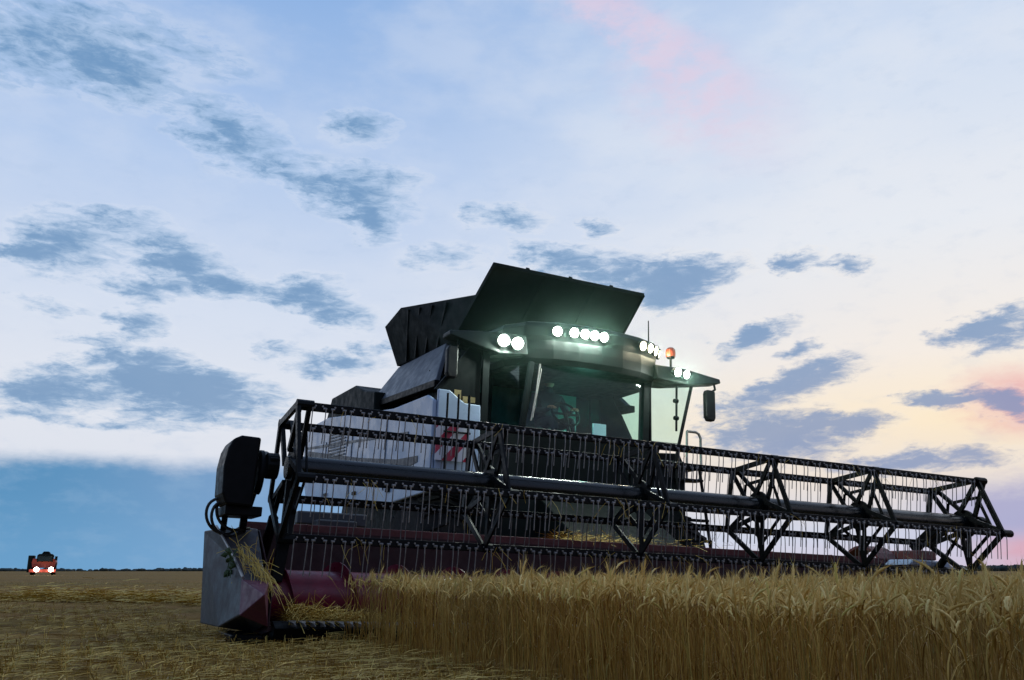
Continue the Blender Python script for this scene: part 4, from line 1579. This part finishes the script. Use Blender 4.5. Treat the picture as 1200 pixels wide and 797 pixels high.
def f_table():
    u = random.uniform(0.02, 1.15) ** 1.0
    hgt = max(0.03, 0.15 - 0.12 * u)
    return (u, random.uniform(-0.36, -0.02), 0.15 + random.random() ** 1.5 * hgt)


straw_pile('cut_straw', 2600, f_table, 0.05, 0.16, 0.35, 'yellow cut straw lying on the header floor behind the knife', 'straw', 'stuff')


def f_beam():
    u = 3.1 + abs(random.gauss(0, 0.9))
    return (u, 1.07 + random.gauss(0, 0.05), 0.995 + random.random() ** 2 * 0.07)


straw_pile('loose_straw', 420, f_beam, 0.06, 0.22, 0.2, 'thin strands of straw lying along the top of the red header beam', 'straw', 'stuff')


def f_div():
    t = random.random()
    return (-0.34 + t * 0.16 + random.gauss(0, 0.03), 0.15 - t * 0.55 + random.gauss(0, 0.05), 0.74 - 0.30 * t + random.gauss(0, 0.025))


def straw_tuft():
    # broken stalks lying down the slope of the divider, a few hanging free
    m = MB()
    for k in range(170):
        p = Vector(f_div())
        d = Vector((random.gauss(0.20, 0.25), random.gauss(-0.75, 0.25), random.gauss(-0.62, 0.25)))
        if random.random() < 0.15:
            d = Vector((random.gauss(0.2, 0.4), random.gauss(0, 0.5), random.gauss(0.2, 0.4)))
        d.normalize()
        L = random.uniform(0.08, 0.26)
        q = p + d * L * 0.5 + Vector((random.gauss(0, 0.012), random.gauss(0, 0.012), 0.012))
        e = p + d * L + Vector((0, 0, -0.015))
        m.tube([to_world(*p), to_world(*q), to_world(*e)], 0.0022, 3, cap=False)
    o = m.build('straw_tuft', M['straw'])
    tag(o, 'tuft of broken yellow straw caught on the near crop divider', 'straw')


straw_tuft()


def caught_straw():
    m = MB()
    for k in range(150):
        i = random.choice((0, 1, 1, 2, 2, 2, 3))
        b, z = bat_pos(i)
        u = random.choice((0.6, 1.9, 3.1, 4.0, 5.1, 6.6, 7.4)) + random.gauss(0, 0.22)
        if u < 0.1 or u > 8.2:
            continue
        p = Vector((u, b - 0.03, z + random.uniform(-0.04, 0.04)))
        d = Vector((random.gauss(0, 0.6), random.gauss(-0.1, 0.3), random.gauss(-0.8, 0.3))).normalized()
        L = random.uniform(0.06, 0.22)
        m.tube([to_world(*p), to_world(*(p + d * L * 0.5 + Vector((random.gauss(0, 0.02), 0, 0)))), to_world(*(p + d * L + Vector((0, 0, -0.03))))], 0.0019, 3, cap=False)
    o = m.build('caught_straw', M['straw'])
    tag(o, 'loose straws caught on the bars and tines of the reel', 'straw', kind='stuff')


caught_straw()


def lit_patch_straw():  # straw row stands in for a warm patch of light on the ground
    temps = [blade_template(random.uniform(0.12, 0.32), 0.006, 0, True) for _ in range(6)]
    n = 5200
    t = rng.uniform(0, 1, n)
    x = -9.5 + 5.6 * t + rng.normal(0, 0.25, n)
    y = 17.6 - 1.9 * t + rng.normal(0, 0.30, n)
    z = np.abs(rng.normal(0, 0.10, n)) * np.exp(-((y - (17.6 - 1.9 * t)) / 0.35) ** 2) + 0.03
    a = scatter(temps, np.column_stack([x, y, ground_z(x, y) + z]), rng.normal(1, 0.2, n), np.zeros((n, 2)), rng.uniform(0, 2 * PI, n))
    me = fast_mesh('lit_patch_straw', a[0], a[1], a[2], [M['straw']])
    o = bpy.data.objects.new('lit_patch_straw', me)
    C.objects.link(o)
    tag(o, 'row of loose straw added in place of a warm lit patch left of the header', 'straw', kind='stuff')


lit_patch_straw()


def weed():
    m = MB()
    r2 = random.Random(4)
    root = np.array([-0.385, -0.02, 0.66])
    for k in range(11):
        a = r2.uniform(0, 2 * PI)
        base = root + np.array([r2.uniform(-0.05, 0.02), r2.uniform(-0.12, 0.12), r2.uniform(-0.16, 0.03)])
        d = np.array([-0.5 + 0.4 * math.cos(a), 0.5 * math.sin(a), r2.uniform(-0.8, 0.3)])
        d /= np.linalg.norm(d)
        s = np.cross(d, [0.2, 0.9, 0.4])
        s /= np.linalg.norm(s)
        L = r2.uniform(0.05, 0.10)
        w = L * 0.42
        P = [base, base + d * L * 0.4 + s * w, base + d * L, base + d * L * 0.4 - s * w, base + d * L * 0.45 + np.cross(d, s) * 0.01]
        W = [to_world(*p) for p in P]
        m.add(W, [(0, 1, 4), (1, 2, 4), (2, 3, 4), (3, 0, 4)])
    for k in range(4):
        p = root + np.array([0.0, r2.uniform(-0.04, 0.04), 0.05])
        q = root + np.array([r2.uniform(-0.07, -0.01), r2.uniform(-0.12, 0.12), -0.18])
        m.tube([to_world(*p), to_world(*((p + q) / 2 + np.array([-0.02, 0, 0]))), to_world(*q)], 0.003, 5)
    o = m.build('weed_sprig', M['leafgreen'])
    tag(o, 'dark green leafy weed snagged on the near crop divider', 'weed')


weed()


# ------------------------------------------------------------------ the second machine far away on the left
def far_machine():
    g = empty('far_combine_harvester', (-62.9, 124.0, 0.0))
    g.rotation_euler = (0, 0, R(24))
    tag(g, 'small red combine harvester far off on the horizon with two bright headlights', 'combine harvester')
    m = MB()
    m.prism_b([(-1.35, 0.95), (1.35, 0.95), (1.45, 1.55), (1.35, 2.15), (-1.35, 2.15), (-1.45, 1.55)], 0.2, 6.0)
    m.build('body', M['farred'], g, bevel=0.05)
    m = MB()
    m.prism_b([(-0.85, 1.75), (1.05, 1.75), (1.15, 2.55), (0.95, 2.75), (-0.65, 2.75), (-0.85, 2.55)], -0.5, 1.2)
    cb = m.build('cab', M['cabdark'], g, bevel=0.05)
    m = MB()
    m.hexa([(-0.75, -0.53, 1.85), (0.95, -0.53, 1.85), (1.0, -0.53, 2.45), (-0.75, -0.53, 2.45)], [(-0.75, -0.51, 1.85), (0.95, -0.51, 1.85), (1.0, -0.51, 2.45), (-0.75, -0.51, 2.45)])
    m.build('windshield', M['glass'], cb)
    m = MB()
    m.prism_b([(-0.45, 2.75), (0.65, 2.75), (0.40, 3.10), (-0.20, 3.10)], 1.0, 4.0)
    m.build('grain_tank', M['tank'], g, bevel=0.04)
    m = MB()
    m.prism_b([(-1.95, 0.35), (-1.30, 0.35), (-1.20, 2.55), (-1.95, 2.55)], 0.5, 3.0)
    m.build('unloading_auger', M['tank'], g, bevel=0.06)
    for u in (-1.25, 1.25):
        t = MB().lathe([(-0.3, 0.4), (-0.3, 0.78), (-0.2, 0.85), (0.2, 0.85), (0.3, 0.78), (0.3, 0.4)], 24, 'u', (0, 0, 0))
        w = t.build('wheel', M['rubber'], g, True, loc=(u, 1.2, 0.85))
        MB().lathe([(-0.2, 0.02), (-0.25, 0.42), (0.25, 0.42), (0.2, 0.02)], 20, 'u').build('rim', M['farred'], w, True)
    m = MB()
    m.box(-1.6, 1.6, -0.9, -0.6, 0.35, 0.75)
    m.build('front_beam', M['farred'], g, bevel=0.04)
    m = MB()
    m.box(1.30, 1.62, -0.3, -0.2, 1.9, 2.45)
    m.build('wing_mirror', M['black'], g, bevel=0.03)
    for u in (-0.72, 1.02):
        m = MB().lathe([(0.2, 0.1), (0.1, 0.26), (0.0, 0.33), (-0.02, 0.31), (0.0, 0.0)], 16, 'b', (0, 0, 0))
        h = m.build('headlight', M['black'], g, True, loc=(u, -0.95, 0.72))
        MB().lathe([(-0.03, 0.0), (-0.03, 0.30), (-0.01, 0.30)], 16, 'b').build('lens', M['farlens'], h, True)
        bd = bpy.data.lights.new('bulb', 'POINT')
        bd.energy = 70
        bd.color = (1.0, 0.88, 0.7)
        bd.shadow_soft_size = 0.2
        bo = bpy.data.objects.new('bulb', bd)
        C.objects.link(bo)
        bo.parent = h
        bo.location = (0, -0.5, 0)


far_machine()



# ------------------------------------------------------------------ thin volume added to give the work lamps a halo
def dust():  # added glow volume in place of lens bloom, no real dust
    m = bpy.data.materials.new('lamp_glow_medium')
    m.use_nodes = True
    m.node_tree.nodes.clear()
    N = NT(m.node_tree)
    v = N.n('ShaderNodeVolumePrincipled')
    v.inputs['Color'].default_value = (0.55, 0.95, 0.82, 1)
    v.inputs['Density'].default_value = GLOW_DENSITY
    v.inputs['Anisotropy'].default_value = 0.80
    o = N.n('ShaderNodeOutputMaterial')
    N.link(v.outputs[0], o.inputs['Volume'])
    mb = MB()
    prof = [(-1.0 * math.cos(PI * i / 12), math.sin(PI * i / 12)) for i in range(13)]
    mb.lathe(prof, 28, 'u')
    c = Vector((4.05, 1.65, 3.40))
    mb.v = [(p[0] * 2.3 + c.x, p[1] * 1.0 + c.y, p[2] * 1.0 + c.z) for p in mb.v]
    mb.v = [tuple(to_world(*p)) for p in mb.v]
    d = mb.build('lamp_glow_volume', m)
    tag(d, 'thin added volume giving the work lamps a halo in front of the cab', 'dust', kind='stuff')  # added lamp glow, no real dust


GLOW_DENSITY = 0.0100
dust()  # adds the lamp glow volume
